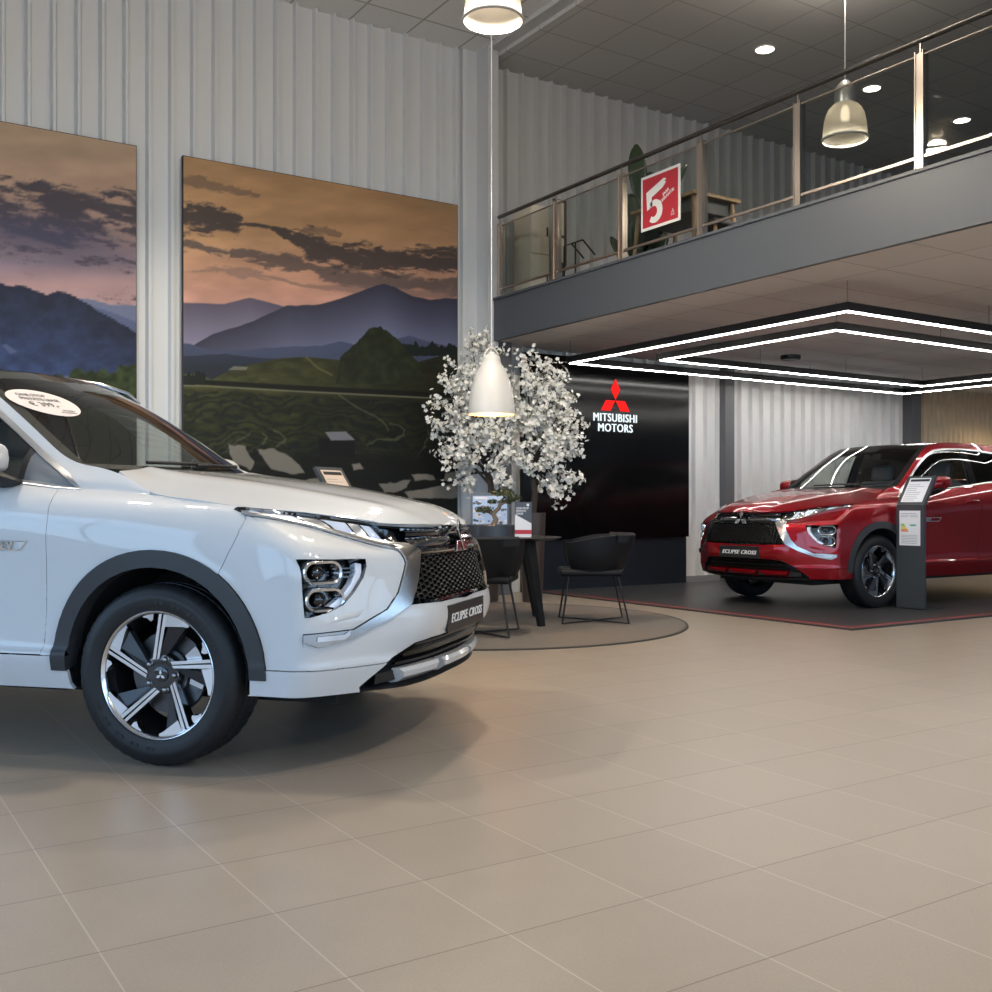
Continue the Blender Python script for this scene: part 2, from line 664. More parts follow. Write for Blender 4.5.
# stations round the car's left half, nose to tail; each lists (x, y, z) from the lip up to the bonnet / belt line
def station(*p):
    return [tuple(q) for q in p]
NET = [
 station((.872,0,.275),(.912,0,.380),(.906,0,.400),(.958,0,.50),(.957,0,.605),(.936,0,.70),(.922,0,.80),(.912,0,.865),(.912,0,.905),(.898,0,.914)),
 station((.872,.13,.275),(.912,.13,.380),(.906,.13,.400),(.958,.13,.50),(.957,.13,.605),(.935,.13,.70),(.920,.13,.80),(.908,.13,.865),(.905,.13,.905),(.892,.13,.915)),
 station((.858,.25,.278),(.898,.25,.382),(.892,.25,.402),(.950,.25,.50),(.948,.25,.605),(.920,.25,.70),(.902,.25,.80),(.884,.25,.865),(.872,.25,.90),(.855,.25,.919)),
 station((.832,.345,.280),(.872,.345,.384),(.866,.345,.404),(.928,.345,.505),(.924,.345,.605),(.886,.345,.70),(.866,.345,.80),(.832,.345,.845),(.803,.345,.885),(.788,.345,.923)),
 station((.795,.43,.284),(.832,.43,.386),(.826,.43,.406),(.872,.43,.505),(.864,.43,.605),(.842,.43,.70),(.824,.42,.80),(.780,.405,.828),(.752,.388,.850),(.722,.40,.927)),
 station((.730,.565,.290),(.760,.57,.388),(.754,.57,.408),(.765,.57,.50),(.758,.57,.61),(.748,.565,.70),(.732,.56,.795),(.680,.53,.842),(.622,.50,.880),(.602,.47,.947)),
 station((.655,.695,.294),(.682,.705,.388),(.676,.705,.408),(.683,.708,.50),(.675,.705,.61),(.665,.70,.70),(.655,.692,.798),(.585,.655,.868),(.505,.61,.920),(.480,.58,.968)),
 station((.560,.818,.295),(.584,.832,.388),(.578,.832,.408),(.588,.838,.50),(.584,.836,.61),(.578,.832,.70),(.570,.822,.800),(.505,.785,.882),(.425,.735,.948),(.400,.695,.980)),
 station((.485,.860,.295),(.498,.876,.388),(.494,.874,.408),(.500,.880,.50),(.497,.880,.61),(.492,.876,.70),(.484,.868,.800),(.430,.842,.888),(.368,.800,.963),(.350,.768,.988)),
 station((.395,.874,.294),(.400,.890,.388),(.398,.886,.408),(.400,.894,.50),(.398,.895,.61),(.395,.892,.70),(.390,.884,.800),(.355,.866,.895),(.310,.832,.972),(.296,.802,.996)),
 station((.20,.874,.290),(.20,.892,.388),(.20,.888,.408),(.20,.897,.50),(.20,.900,.61),(.20,.900,.70),(.20,.897,.810),(.19,.883,.900),(.17,.846,.982),(.16,.800,1.012)),
 station((0,.870,.285),(0,.890,.390),(0,.886,.410),(0,.894,.50),(0,.900,.61),(0,.905,.72),(0,.906,.825),(-.01,.894,.915),(-.03,.858,.995),(-.04,.790,1.036)),
 station((-.20,.858,.280),(-.20,.886,.395),(-.20,.878,.415),(-.20,.884,.50),(-.20,.892,.62),(-.20,.902,.73),(-.20,.908,.840),(-.20,.897,.930),(-.21,.862,1.005),(-.22,.793,1.047)),
 station((-.38,.850,.276),(-.38,.880,.398),(-.38,.872,.418),(-.38,.872,.50),(-.38,.882,.62),(-.38,.895,.74),(-.38,.907,.850),(-.38,.899,.940),(-.38,.862,1.015),(-.38,.795,1.056)),
 station((-.55,.846,.275),(-.55,.890,.400),(-.55,.870,.420),(-.55,.866,.50),(-.55,.875,.62),(-.55,.890,.75),(-.55,.905,.860),(-.55,.900,.952),(-.55,.862,1.028),(-.55,.800,1.070)),
 station((-.90,.842,.272),(-.90,.888,.400),(-.90,.868,.420),(-.90,.861,.50),(-.90,.868,.62),(-.90,.884,.75),(-.90,.900,.875),(-.90,.900,.975),(-.90,.858,1.058),(-.90,.802,1.112)),
 station((-1.25,.840,.270),(-1.25,.887,.400),(-1.25,.868,.420),(-1.25,.860,.50),(-1.25,.867,.62),(-1.25,.882,.76),(-1.25,.898,.890),(-1.25,.901,.990),(-1.25,.858,1.085),(-1.25,.804,1.150)),
 station((-1.60,.840,.270),(-1.60,.887,.400),(-1.60,.868,.420),(-1.60,.861,.50),(-1.60,.869,.62),(-1.60,.884,.77),(-1.60,.900,.905),(-1.60,.904,1.005),(-1.60,.860,1.110),(-1.60,.806,1.184)),
 station((-1.95,.842,.272),(-1.95,.888,.400),(-1.95,.870,.420),(-1.95,.866,.50),(-1.95,.875,.62),(-1.95,.890,.78),(-1.95,.905,.920),(-1.95,.908,1.025),(-1.95,.862,1.135),(-1.95,.806,1.218)),
 station((-2.30,.850,.280),(-2.30,.888,.400),(-2.30,.874,.420),(-2.30,.880,.50),(-2.30,.888,.62),(-2.30,.900,.79),(-2.30,.910,.930),(-2.30,.910,1.045),(-2.30,.862,1.16),(-2.30,.800,1.248)),
 station((-2.67,.860,.295),(-2.67,.888,.405),(-2.67,.880,.425),(-2.67,.890,.50),(-2.67,.898,.62),(-2.67,.906,.79),(-2.67,.910,.935),(-2.67,.903,1.060),(-2.67,.845,1.18),(-2.67,.775,1.272)),
 station((-3.00,.850,.310),(-3.00,.876,.410),(-3.00,.868,.430),(-3.00,.880,.51),(-3.00,.886,.63),(-3.00,.890,.79),(-3.00,.888,.940),(-3.00,.872,1.070),(-3.00,.812,1.195),(-3.00,.735,1.288)),
 station((-3.28,.790,.325),(-3.30,.822,.420),(-3.30,.814,.440),(-3.31,.828,.52),(-3.31,.832,.64),(-3.30,.832,.80),(-3.28,.828,.945),(-3.25,.808,1.080),(-3.20,.755,1.205),(-3.17,.690,1.296)),
 station((-3.46,.600,.335),(-3.49,.640,.425),(-3.485,.632,.445),(-3.50,.640,.53),(-3.50,.645,.65),(-3.48,.645,.80),(-3.46,.640,.950),(-3.43,.625,1.085),(-3.36,.585,1.205),(-3.30,.545,1.298)),
 station((-3.53,.320,.340),(-3.56,.340,.430),(-3.555,.335,.450),(-3.57,.340,.53),(-3.57,.345,.65),(-3.54,.345,.80),(-3.51,.345,.950),(-3.48,.335,1.085),(-3.42,.310,1.205),(-3.36,.290,1.300)),
 station((-3.54,0,.340),(-3.57,0,.430),(-3.565,0,.450),(-3.58,0,.53),(-3.58,0,.65),(-3.55,0,.80),(-3.52,0,.950),(-3.49,0,1.085),(-3.43,0,1.205),(-3.37,0,1.300)),
]

def smooth01(a, b, x):
    t = max(0.0, min(1.0, (x - a) / (b - a)))
    return t * t * (3 - 2 * t)

FY_OLD = [0, .33, .43, .56, .70, .81, .86, .90, 1.0]
FY_NEW = [0, .420, .516, .642, .775, .878, .893, .903, 1.0]
def fy(y):
    return math.copysign(float(np.interp(abs(y), FY_OLD, FY_NEW)), y) if y else 0.0

def warp(p):
    """squares the nose up to its measured width"""
    x, y, z = p
    if y is None:
        return p
    if x is None:
        return (None, fy(y), z)
    w = smooth01(.28, .60, x)
    return (x + w * float(np.interp(abs(y), [0, .13, .25, .345, .43], [.005, .005, .013, .020, .040])), y + w * (fy(y) - y), z)

for i, row in enumerate(NET):
    NET[i] = [warp(p) if p[0] > .25 else p for p in row]
# ------------------------------------------------------------------ car materials
M = {}
M['white_paint'] = mat('white_pearl_paint', (0.585, 0.59, 0.595), 0.5, 0.0, 1.0, 0.02, 0.2)
M['red_paint'] = mat('red_metallic_paint', (0.29, 0.002, 0.008), 0.36, 0.55, 1.0, 0.012, 0.1)
M['cladding'] = mat('grey_cladding_plastic', (0.034, 0.036, 0.039), 0.5, spec=0.4, bump=0.15, bump_scale=900)
M['black_gloss'] = mat('black_gloss_plastic', (0.006, 0.006, 0.007), 0.08, coat=0.6)
M['black_matt'] = mat('black_matt_plastic', (0.012, 0.012, 0.013), 0.55)
M['mesh_black'] = mat('mesh_black', (0.006, 0.006, 0.006), 0.35, spec=.3)
M['trim'] = mat('bright_trim', (0.75, 0.76, 0.78), 0.28, 1.0)
M['liner'] = mat('dark_liner', (0.008, 0.008, 0.008), 0.8)
M['headliner'] = mat('grey_headliner', (0.10, 0.10, 0.10), 0.8)
M['chrome'] = mat('chrome', (0.82, 0.83, 0.85), 0.06, 1.0)
M['sail'] = mat('silver_grey_panel', (0.34, 0.36, 0.38), 0.22, 0.6, 0.5)
M['satin'] = mat('satin_silver', (0.52, 0.52, 0.52), 0.22, 1.0)
M['dark_chrome'] = mat('dark_chrome', (0.30, 0.30, 0.31), 0.12, 1.0)
M['glass'] = glass_mat('tinted_side_glass', (0.60, 0.63, 0.60))
M['wglass'] = glass_mat('windscreen_glass', (0.80, 0.83, 0.80))
M['dglass'] = glass_mat('privacy_glass', (0.03, 0.03, 0.03))
M['lens'] = glass_mat('lamp_lens', (0.92, 0.93, 0.95))
M['led_white'] = mat('lamp_light_guide', (0.85, 0.9, 1.0), 0.2, 0.0, 1.0)
M['reflector'] = mat('lamp_reflector', (0.8, 0.82, 0.85), 0.12, 0.9)
M['tyre'] = mat('tyre_rubber', (0.014, 0.014, 0.015), 0.5, spec=0.35)
M['machined'] = mat('machined_alloy', (0.80, 0.81, 0.83), 0.16, 1.0)
M['rim_black'] = mat('gloss_black_alloy', (0.010, 0.010, 0.011), 0.15, 0.0, 0.7)
M['rim_dark'] = mat('dark_grey_alloy', (0.035, 0.036, 0.040), 0.3, 0.3)
M['steel'] = mat('brake_steel', (0.10, 0.10, 0.105), 0.35, 0.8)
M['nut_steel'] = mat('nut_steel', (0.55, 0.55, 0.56), 0.25, 1.0)
M['seat'] = mat('dark_seat_fabric', (0.035, 0.035, 0.038), 0.6)
M['seat_grey'] = mat('grey_seat_leather', (0.16, 0.16, 0.165), 0.45)
M['plate_black'] = mat('plate_black', (0.012, 0.012, 0.013), 0.3)
M['white_ink'] = mat('white_ink', (0.85, 0.85, 0.85), 0.4)
M['grey_ink'] = mat('grey_ink', (0.12, 0.11, 0.11), 0.5)
M['pale_paper'] = mat('pale_pink_sticker', (0.80, 0.72, 0.68), 0.45)

BODY = Surf(NET, 1)

def three_diamonds(a, depth, Mx, mb, mi=0, bev=0.0):
    for k in range(3):
        an = PI / 2 + k * 2 * PI / 3
        c, s = math.cos(an), math.sin(an)
        g = 0.03 * a
        pts = [(g, 0), (g + a * math.sqrt(3) / 2, -a / 2 * 0.98), (g + a * math.sqrt(3), 0), (g + a * math.sqrt(3) / 2, a / 2 * 0.98)]
        pts = [(x * c - y * s, x * s + y * c) for x, y in pts]
        mb.prism(pts, 0, depth, Mx, mi)

def hood_net():
    # centre line and edge line, nose to cowl
    ctr = [(.905, 0, .913), (.888, 0, .944), (.81, 0, .992), (.66, 0, 1.030), (.48, 0, 1.066), (.28, 0, 1.098), (.06, 0, 1.125), (-.16, 0, 1.146), (-.33, 0, 1.158), (-.40, 0, 1.160)]
    edg = [(.722, .400, .926), (.690, .415, .936), (.605, .468, .949), (.485, .575, .970), (.38, .715, .984), (.26, .800, 1.000), (.10, .806, 1.024), (-.06, .790, 1.042), (-.19, .752, 1.092), (-.275, .715, 1.138)]
    edg = [warp(p) for p in edg]
    fr = [warp((x, y, 0))[:2] for x, y in [(.905, 0), (.903, .10), (.885, .20), (.840, .29), (.782, .355), (.722, .40)]]      # front edge in plan
    net = []
    nv = 9
    for i, (c, e) in enumerate(zip(ctr, edg)):
        u = i / (len(ctr) - 1)
        row = []
        for j in range(nv):
            v = j / (nv - 1)
            y = e[1] * v
            x = c[0] + (e[0] - c[0]) * v
            # front edge bulges forward in plan, fading to the rear
            yy = fr[-1][1] * v
            xf = np.interp(yy, [p[1] for p in fr], [p[0] for p in fr])
            x += (xf - (fr[0][0] + (fr[-1][0] - fr[0][0]) * v)) * max(0, 1 - u * 2.2) ** 1.0
            # cowl curves back towards the edge
            if i >= len(ctr) - 3:
                x += 0.05 * (1 - v) * v * (i - len(ctr) + 4) / 3
            z = c[2] + (e[2] - c[2]) * v ** 2.7
            if i > 0:
                z += 0.010 * max(0, min(1, (0.70 - v) / 0.12)) * 0 + 0.012 * math.exp(-((v - 0.62) / 0.10) ** 2) * min(1, u * 4)
            row.append((x, y, z))
        net.append(row)
    return net

GH = [  # greenhouse side: belt, one third, window top, roof edge
 ((-.085, .785, 1.044), (-.088, .783, 1.047), (-.09, .781, 1.050), (-.092, .778, 1.053)),
 ((-.22, .788, 1.050), (-.235, .770, 1.078), (-.255, .745, 1.110), (-.272, .722, 1.136)),
 ((-.38, .796, 1.057), (-.40, .775, 1.092), (-.43, .735, 1.13), (-.46, .712, 1.158)),
 ((-.55, .801, 1.072), (-.56, .777, 1.125), (-.58, .728, 1.18), (-.63, .686, 1.262)),
 ((-.74, .802, 1.093), (-.75, .768, 1.18), (-.77, .708, 1.28), (-.80, .648, 1.378)),
 ((-.92, .803, 1.115), (-.93, .758, 1.24), (-.95, .688, 1.382), (-.98, .606, 1.493)),
 ((-1.10, .804, 1.134), (-1.11, .748, 1.295), (-1.13, .670, 1.482), (-1.12, .572, 1.575)),
 ((-1.30, .805, 1.156), (-1.30, .742, 1.335), (-1.30, .660, 1.555), (-1.30, .562, 1.628)),
 ((-1.60, .807, 1.186), (-1.60, .740, 1.365), (-1.60, .655, 1.575), (-1.60, .556, 1.648)),
 ((-1.95, .806, 1.220), (-1.95, .740, 1.375), (-1.95, .655, 1.565), (-1.95, .552, 1.648)),
 ((-2.30, .800, 1.249), (-2.30, .732, 1.380), (-2.30, .648, 1.540), (-2.30, .546, 1.632)),
 ((-2.67, .775, 1.273), (-2.66, .705, 1.380), (-2.64, .625, 1.500), (-2.62, .535, 1.608)),
 ((-3.00, .735, 1.289), (-2.96, .670, 1.370), (-2.92, .600, 1.465), (-2.88, .520, 1.570)),
 ((-3.17, .690, 1.297), (-3.12, .630, 1.37), (-3.06, .570, 1.45), (-3.00, .505, 1.545)),
]
HOOD = Surf(hood_net(), -1)
def side_net():
    """greenhouse side starting tangentially from the body's belt line"""
    us = np.linspace(0, 1, 600)
    top = BODY.ev(us, np.full_like(us, 1.0))[0]
    low = BODY.ev(us, np.full_like(us, .985))[0]
    net = []
    for i, row in enumerate(GH):
        k = int(np.argmin(np.abs(top[:, 0] - row[0][0]) + (top[:, 1] < .3) * 9))
        P = top[k]
        T = P - low[k]
        T = T / np.linalg.norm(T)
        Q = P + T * (.004 if i == 0 else .016)
        net.append([tuple(P), tuple(Q)] + [row[1], row[2], row[3]])
    return net
SIDE = Surf(side_net(), 1, 0.5)

def edge_x(t, pts):
    return [np.interp(t, np.linspace(0, 1, len(pts)), [p[k] for p in pts]) for k in range(3)]

def screen_net():
    edg = [(-.470, .706, 1.158), (-.61, .685, 1.248), (-.75, .658, 1.344), (-.89, .626, 1.436), (-1.03, .592, 1.521), (-1.17, .563, 1.600)]
    ctr = [(-.415, 0, 1.155), (-.54, 0, 1.268), (-.67, 0, 1.380), (-.80, 0, 1.479), (-.94, 0, 1.560), (-1.08, 0, 1.622)]
    net = []
    for c, e in zip(ctr, edg):
        row = []
        for j in range(6):
            v = j / 5
            w = v ** 2.2
            row.append((c[0] + (e[0] - c[0]) * w, e[1] * v, c[2] + (e[2] - c[2]) * w))
        net.append(row)
    return net

def roof_net():
    edg = [(-1.17, .563, 1.600), (-1.32, .559, 1.630), (-1.60, .556, 1.648), (-1.95, .552, 1.648), (-2.30, .546, 1.632), (-2.62, .535, 1.608), (-2.88, .520, 1.570), (-3.02, .505, 1.540)]
    ctr = [(-1.08, 0, 1.622), (-1.28, 0, 1.644), (-1.60, 0, 1.662), (-1.95, 0, 1.666), (-2.30, 0, 1.655), (-2.62, 0, 1.645), (-2.90, 0, 1.612), (-3.06, 0, 1.588)]
    net = []
    for c, e in zip(ctr, edg):
        net.append([(c[0] + (e[0] - c[0]) * (j / 5) ** 2.2, e[1] * j / 5, c[2] + (e[2] - c[2]) * (j / 5) ** 2.4) for j in range(6)])
    return net

def tail_net():
    rows = []
    top = [(-3.06, 0, 1.598), (-3.05, .17, 1.594), (-3.04, .34, 1.578), (-3.02, .505, 1.540)]
    bot = [(-3.37, 0, 1.300), (-3.36, .24, 1.299), (-3.30, .545, 1.298), (-3.17, .690, 1.297)]
    for t in (0, .33, .67, 1):
        rows.append([tuple(a + (b - a) * t - (0.03 * math.sin(t * PI) if k == 0 else 0) for k, (a, b) in enumerate(zip(p, q))) for p, q in zip(top, bot)])
    return rows

LAMP_FIX = True
def circ(cx, cz, r, a0=0, a1=360, n=40):
    return [(cx + r * math.cos(math.radians(a0 + (a1 - a0) * i / n)), None, cz + r * math.sin(math.radians(a0 + (a1 - a0) * i / n))) for i in range(n + (a1 - a0 < 360))]

LAMP_LO = [(.752, .388, .852), (.690, .445, .865), (.622, .50, .881), (.505, .61, .920), (.425, .735, .948), (.368, .80, .964), (.325, .825, .976)]
LAMP_UP = [(.705, .405, .926), (.660, .437, .934), (.602, .47, .945), (.480, .58, .965), (.400, .695, .978), (.350, .768, .987), (.305, .808, .994)]

LAMP_LO = [warp(p) for p in LAMP_LO]
LAMP_UP = [warp(p) for p in LAMP_UP]

body_regions = [
    ('hole', circ(.003, .363, .402), {'step': .2}),
    ('rear_hole', circ(-2.667, .363, .402), {'step': .2}),
    ('clad', circ(.003, .363, .468, -1, 181, 30) + [(-.30, None, .355), (.30, None, .355)], {'step': .2}),
    ('rear_clad', circ(-2.667, .363, .468, -1, 181, 30) + [(-2.97, None, .355), (-2.37, None, .355)], {'step': .2}),
    ('lamp', LAMP_LO + [(.300, .822, .988)] + LAMP_UP[::-1], {'step': .05}),
    ('fog', [(None, .822, .800), (None, .70, .795), (None, .572, .793), (None, .580, .765), (None, .600, .725), (None, .640, .675), (None, .690, .630), (None, .750, .605), (None, .800, .592), (None, .822, .590)], {'xmin': .45, 'step': .03}),
    ('blade', [(.335, .832, .970), (.372, .795, .960)] + LAMP_LO[4::-1] + [(.874, .315, .816), (.862, .365, .71), (.849, .428, .612), (.79, .53, .557), (.70, .66, .503), (.62, .785, .480), (.578, .832, .500), (.578, .83, .527), (.70, .655, .533),
               (.785, .518, .598), (.815, .470, .660), (.835, .415, .775), (.80, .41, .812), (.745, .43, .842), (.62, .515, .866), (.505, .622, .907), (.424, .742, .936), (.365, .808, .952)], {'step': .04}),
    ('grille', [(.95, 0, .60), (.95, 0, .94), (.90, .13, .94), (.86, .25, .94), (.788, .345, .94), (.69, .415, .945), (.725, .410, .856), (.872, .317, .815), (.849, .43, .612), (.90, .345, .608), (.935, .25, .607), (.947, .1, .607)], {'step': .05}),
    ('opening', [(.95, 0, .468), (None, .30, .468), (None, .40, .458), (None, .50, .400), (None, .585, .335), (None, .610, .312), (None, .59, .24), (None, .40, .22), (.87, 0, .22)], {'xmin': .5, 'step': .05}),
    ('sill', [(-.36, None, .25), (-.36, None, .411), (-1.3, None, .411), (-2.28, None, .411), (-2.28, None, .25), (-1.3, None, .25)], {'step': .15}),
    ('front_door', [(-.513, None, .411), (-.488, None, .60), (-.470, None, .80), (-.464, None, .95), (-.490, None, 1.09), (-.90, None, 1.15), (-1.63, None, 1.25), (-1.615, None, 1.0), (-1.605, None, .6), (-1.60, None, .411)], {'step': .10}),
    ('rear_door', [(-1.60, None, .411), (-1.605, None, .6), (-1.615, None, 1.0), (-1.63, None, 1.25), (-2.2, None, 1.30), (-2.62, None, 1.33), (-2.58, None, 1.10), (-2.44, None, .86), (-2.30, None, .70), (-2.24, None, .411)], {'step': .10}),
    ('lip', [(.35, None, .24), (.35, None, .392), (.45, None, .392), (.58, .832, .392), (.68, .705, .392), (.75, .58, .392), (.83, .43, .392), (.83, .43, .24), (.60, .75, .24)], {'step': .05}),
    ('fender', [(.325, None, 1.06), (.318, None, .99), (.358, None, .950), (.336, None, .870), (.295, None, .780), (.246, None, .690), (.1, None, .55), (-.3, None, .36), (-.51, None, .30), (-.513, None, .411), (-.488, None, .60), (-.470, None, .80), (-.464, None, .95), (-.490, None, 1.09)], {'step': .08}),
]

def body_rest(P):
    if P[0] > -0.5:
        return 'bumper'
    if P[0] > -1.6:
        return 'front_door'
    if P[0] > -2.15:
        return 'rear_door'
    if P[0] < -2.95 and P[2] < 0.66:
        return 'rear_bumper'
    if P[0] < -3.33:
        return 'tailgate'
    return 'quarter'

def offset_poly(poly, d):
    """2D polygon pushed outwards by d"""
    n = len(poly)
    area = sum(poly[i][0] * poly[(i + 1) % n][1] - poly[(i + 1) % n][0] * poly[i][1] for i in range(n))
    s = 1 if area > 0 else -1
    out = []
    for i in range(n):
        a, b, c = Vector(poly[i - 1]), Vector(poly[i]), Vector(poly[(i + 1) % n])
        n1 = Vector(((b - a).y, -(b - a).x)).normalized() * s
        n2 = Vector(((c - b).y, -(c - b).x)).normalized() * s
        m = n1 + n2
        m = m / max(m.length_squared / 2, 0.35)
        out.append(tuple(b + m * d))
    return out

DLO = [(-.415, 1.068), (-.55, 1.088), (-.92, 1.130), (-1.30, 1.170), (-1.62, 1.202), (-1.95, 1.235), (-2.30, 1.266), (-2.62, 1.305), (-2.88, 1.385), (-2.62, 1.478), (-2.30, 1.528), (-1.95, 1.552), (-1.62, 1.562), (-1.36, 1.556), (-1.20, 1.538), (-1.06, 1.478), (-.92, 1.396), (-.78, 1.302), (-.62, 1.192), (-.48, 1.106)]
x3 = lambda pts: [(p[0], None, p[1]) for p in pts]
side_regions = [
    ('divider', x3([(-.675, 1.0), (-.700, 1.0), (-.700, 1.40), (-.675, 1.40)]), {'step': .1}),
    ('sail', x3([(-.38, 1.00), (-.55, 1.0), (-.675, 1.0), (-.675, 1.40), (-.40, 1.20)]), {'step': .1}),
    ('b_pillar', x3([(-1.575, 1.15), (-1.69, 1.15), (-1.71, 1.62), (-1.61, 1.62)]), {'step': .1}),
    ('rear_glass', x3([(-1.70, 1.15), (-2.60, 1.20), (-2.50, 1.60), (-1.66, 1.62)]), {'step': .1}),
    ('front_glass', x3([(-.6, 1.0), (-1.62, 1.0), (-1.64, 1.64), (-.6, 1.64)]), {'step': .1}),
]

def warp_regions(regs):
    out = []
    for n, pts, kw in regs:
        if n in ('fog', 'blade', 'grille', 'opening', 'lip'):
            if n == 'blade':
                k = {tuple(p) for p in LAMP_LO}
                pts = [p if tuple(p) in k else warp(p) for p in pts]
            else:
                pts = [warp(p) for p in pts]
        elif n == 'lamp':
            pts = [p if p[0] != .300 else warp(p) for p in pts]
        out.append((n, pts, kw))
    return out
body_regions = warp_regions(body_regions)

def side_class(names):
    if 'dlo' not in names:
        return 'trim' if 'dlo_out' in names else 'pillar'
    for n in ('divider', 'sail', 'b_pillar', 'rear_glass', 'front_glass'):
        if n in names:
            return n
    return 'rear_glass'
# ------------------------------------------------------------------ wheel
def pol(r, deg):
    """wheel-face point: degrees clockwise from straight up"""
    t = math.radians(deg)
    return (r * math.sin(t), r * math.cos(t))

def rot2(pts, deg):
    t = -math.radians(deg)
    c, s = math.cos(t), math.sin(t)
    return [(x * c - y * s, x * s + y * c) for x, y in pts]

def ccw(p):
    a = sum(p[i][0] * p[(i + 1) % len(p)][1] - p[(i + 1) % len(p)][0] * p[i][1] for i in range(len(p)))
    return p if a > 0 else p[::-1]

WHEEL_CACHE = {}
def wheel_meshes():
    if WHEEL_CACHE:
        return WHEEL_CACHE
    C = WHEEL_CACHE
    # tyre: a revolved section whose shoulder blocks are notched
    prof = [(.232, .080), (.240, .092), (.2470, .0965), (.2500, .1040), (.2600, .1062), (.268, .1095), (.290, .1125), (.305, .1128), (.3065, .1118), (.320, .109), (.334, .1015), (.3435, .090), (.3475, .078), (.3490, .064),
            (.3495, .048), (.3420, .046), (.3420, .038), (.3500, .036), (.3502, .006), (.3430, .004)]
    prof = prof + [(r, -h) for r, h in prof[::-1]]
    seg = 180
    mb = MB()
    vs, fs = [], []
    n = len(prof)
    for k in range(seg):
        t = 2 * PI * k / seg
        for i, (r, h) in enumerate(prof):
            j = i if i < n // 2 else n - 1 - i
            rr = r
            if j in (10, 11, 12, 13, 14) and k % 4 == 0:
                rr -= 0.0030 if j > 10 else 0.0012
            vs.append((rr * math.cos(t), rr * math.sin(t), h))
    for k in range(seg):
        l = (k + 1) % seg
        for i in range(n - 1):
            fs.append((k * n + i, l * n + i, l * n + i + 1, k * n + i + 1))
    mb.add(vs, fs)
    # raised maker's band letters are left as small ribs near the bead
    for k in range(72):
        if k % 36 < 14 and k % 3 != 2:
            a = k * 5
            p = [pol(.272, a), pol(.272, a + 2.6), pol(.286, a + 2.6), pol(.286, a)]
            mb.prism(ccw(p), .1085, .1128)
    C['tyre'] = mb.mesh('tyre', M['tyre'], 40)
    # rim: barrel, thin lip, spokes
    mb = MB()
    mb.lathe([(.236, .0905), (.233, .088), (.229, .078), (.226, .060), (.212, .020), (.205, -.070), (.225, -.085), (.235, -.095)], 96, mi=0)
    C['barrel'] = mb.mesh('rim_barrel', [M['rim_black']], 40)
    mb = MB()
    mb.lathe([(.2335, .089), (.2365, .0940), (.2400, .0985), (.2440, .1005), (.2462, .0995), (.245, .094)], 120)
    C['lip'] = mb.mesh('rim_lip', M['machined'], 50)
    # dark backing spokes with hub
    mb = MB()
    mb.lathe([(.0, .066), (.030, .066), (.050, .067), (.074, .062), (.080, .045), (.080, .0)], 60)
    for k in range(5):
        sp = rot2([(-.034, .050), (-.008, .055), (.037, .234), (.006, .234)], 72 * k)
        n0 = len(mb.v)
        mb.prism(ccw(sp), .030, .0655)
    C['spoke_back'] = mb.mesh('spoke_backing', M['rim_black'], 30)
    mb = MB()
    for k in range(5):
        # dark grey web beside each spoke, lying a little deeper
        web = rot2([(-.012, .064), (.040, .187), (.108, .184), (.012, .066)], 72 * k)
        hs = [.068, .080, .064, .055]
        vs = [(p[0], p[1], h) for p, h in zip(web, hs)] + [(p[0], p[1], .030) for p in web]
        mb.add(vs, [(3, 2, 1, 0), (4, 5, 6, 7), (0, 1, 5, 4), (1, 2, 6, 5), (2, 3, 7, 6), (3, 0, 4, 7)])
    C['web'] = mb.mesh('spoke_web', M['rim_dark'], 30)
    mb = MB()
    for k in range(5):
        for strip in ([(-.035, .056), (-.022, .058), (.0165, .2365), (.005, .2365)], [(-.018, .056), (-.007, .060), (.0390, .2320), (.0250, .2360)]):
            p = ccw(rot2(strip, 72 * k))
            vs = []
            for x, y in p:
                r = math.hypot(x, y)
                vs.append((x, y, .069 + (r - .05) * .105))
            vs += [(x, y, .045) for x, y in p]
            mb.add(vs, [(0, 1, 2, 3), (7, 6, 5, 4), (0, 4, 5, 1), (1, 5, 6, 2), (2, 6, 7, 3), (3, 7, 4, 0)])
        w = [(.0300, .186), (.0390, .2330)] + [pol(.2362, d) for d in (12, 17, 22, 27, 32, 35)] + [pol(.2240, 35), (.108, .187)]
        mb.prism(ccw(rot2(w, 72 * k)), .058, .0885)
        t = [pol(.2362, -17), pol(.2362, -5), pol(.215, -6), pol(.206, -8.5), pol(.222, -13), pol(.228, -17)]
        mb.prism(ccw(rot2(t, 72 * k)), .055, .087)
    C['face'] = mb.mesh('spoke_face', M['machined'], 20)
    mb = MB()
    mb.lathe([(.0, .072), (.026, .072), (.030, .070), (.031, .060)], 40)
    C['cap'] = mb.mesh('centre_cap', M['black_gloss'], 40)
    mb = MB()
    three_diamonds(.0120, .0015, Matrix.Translation((0, -.003, .072)), mb)
    C['cap_mark'] = mb.mesh('cap_emblem', M['chrome'], 20)
    mb = MB()
    mb.lathe([(.0, .080), (.006, .080), (.009, .077), (.0105, .066), (.0135, .064), (.0135, .058)], 16)
    C['nut'] = mb.mesh('wheel_nut', M['dark_chrome'], 50)
    mb = MB()
    mb.lathe([(.060, .020), (.062, .032), (.095, .032), (.097, .012), (.160, .012), (.160, -.010), (.060, -.010)], 72)
    C['disc'] = mb.mesh('brake_disc', M['steel'], 35)
    mb = MB()
    pts = [pol(.168, a) for a in range(50, 112, 6)] + [pol(.108, a) for a in range(110, 48, -6)]
    mb.prism(ccw(pts), -.03, .034)
    C['caliper'] = mb.mesh('brake_caliper', M['nut_steel'], 30)
    return C

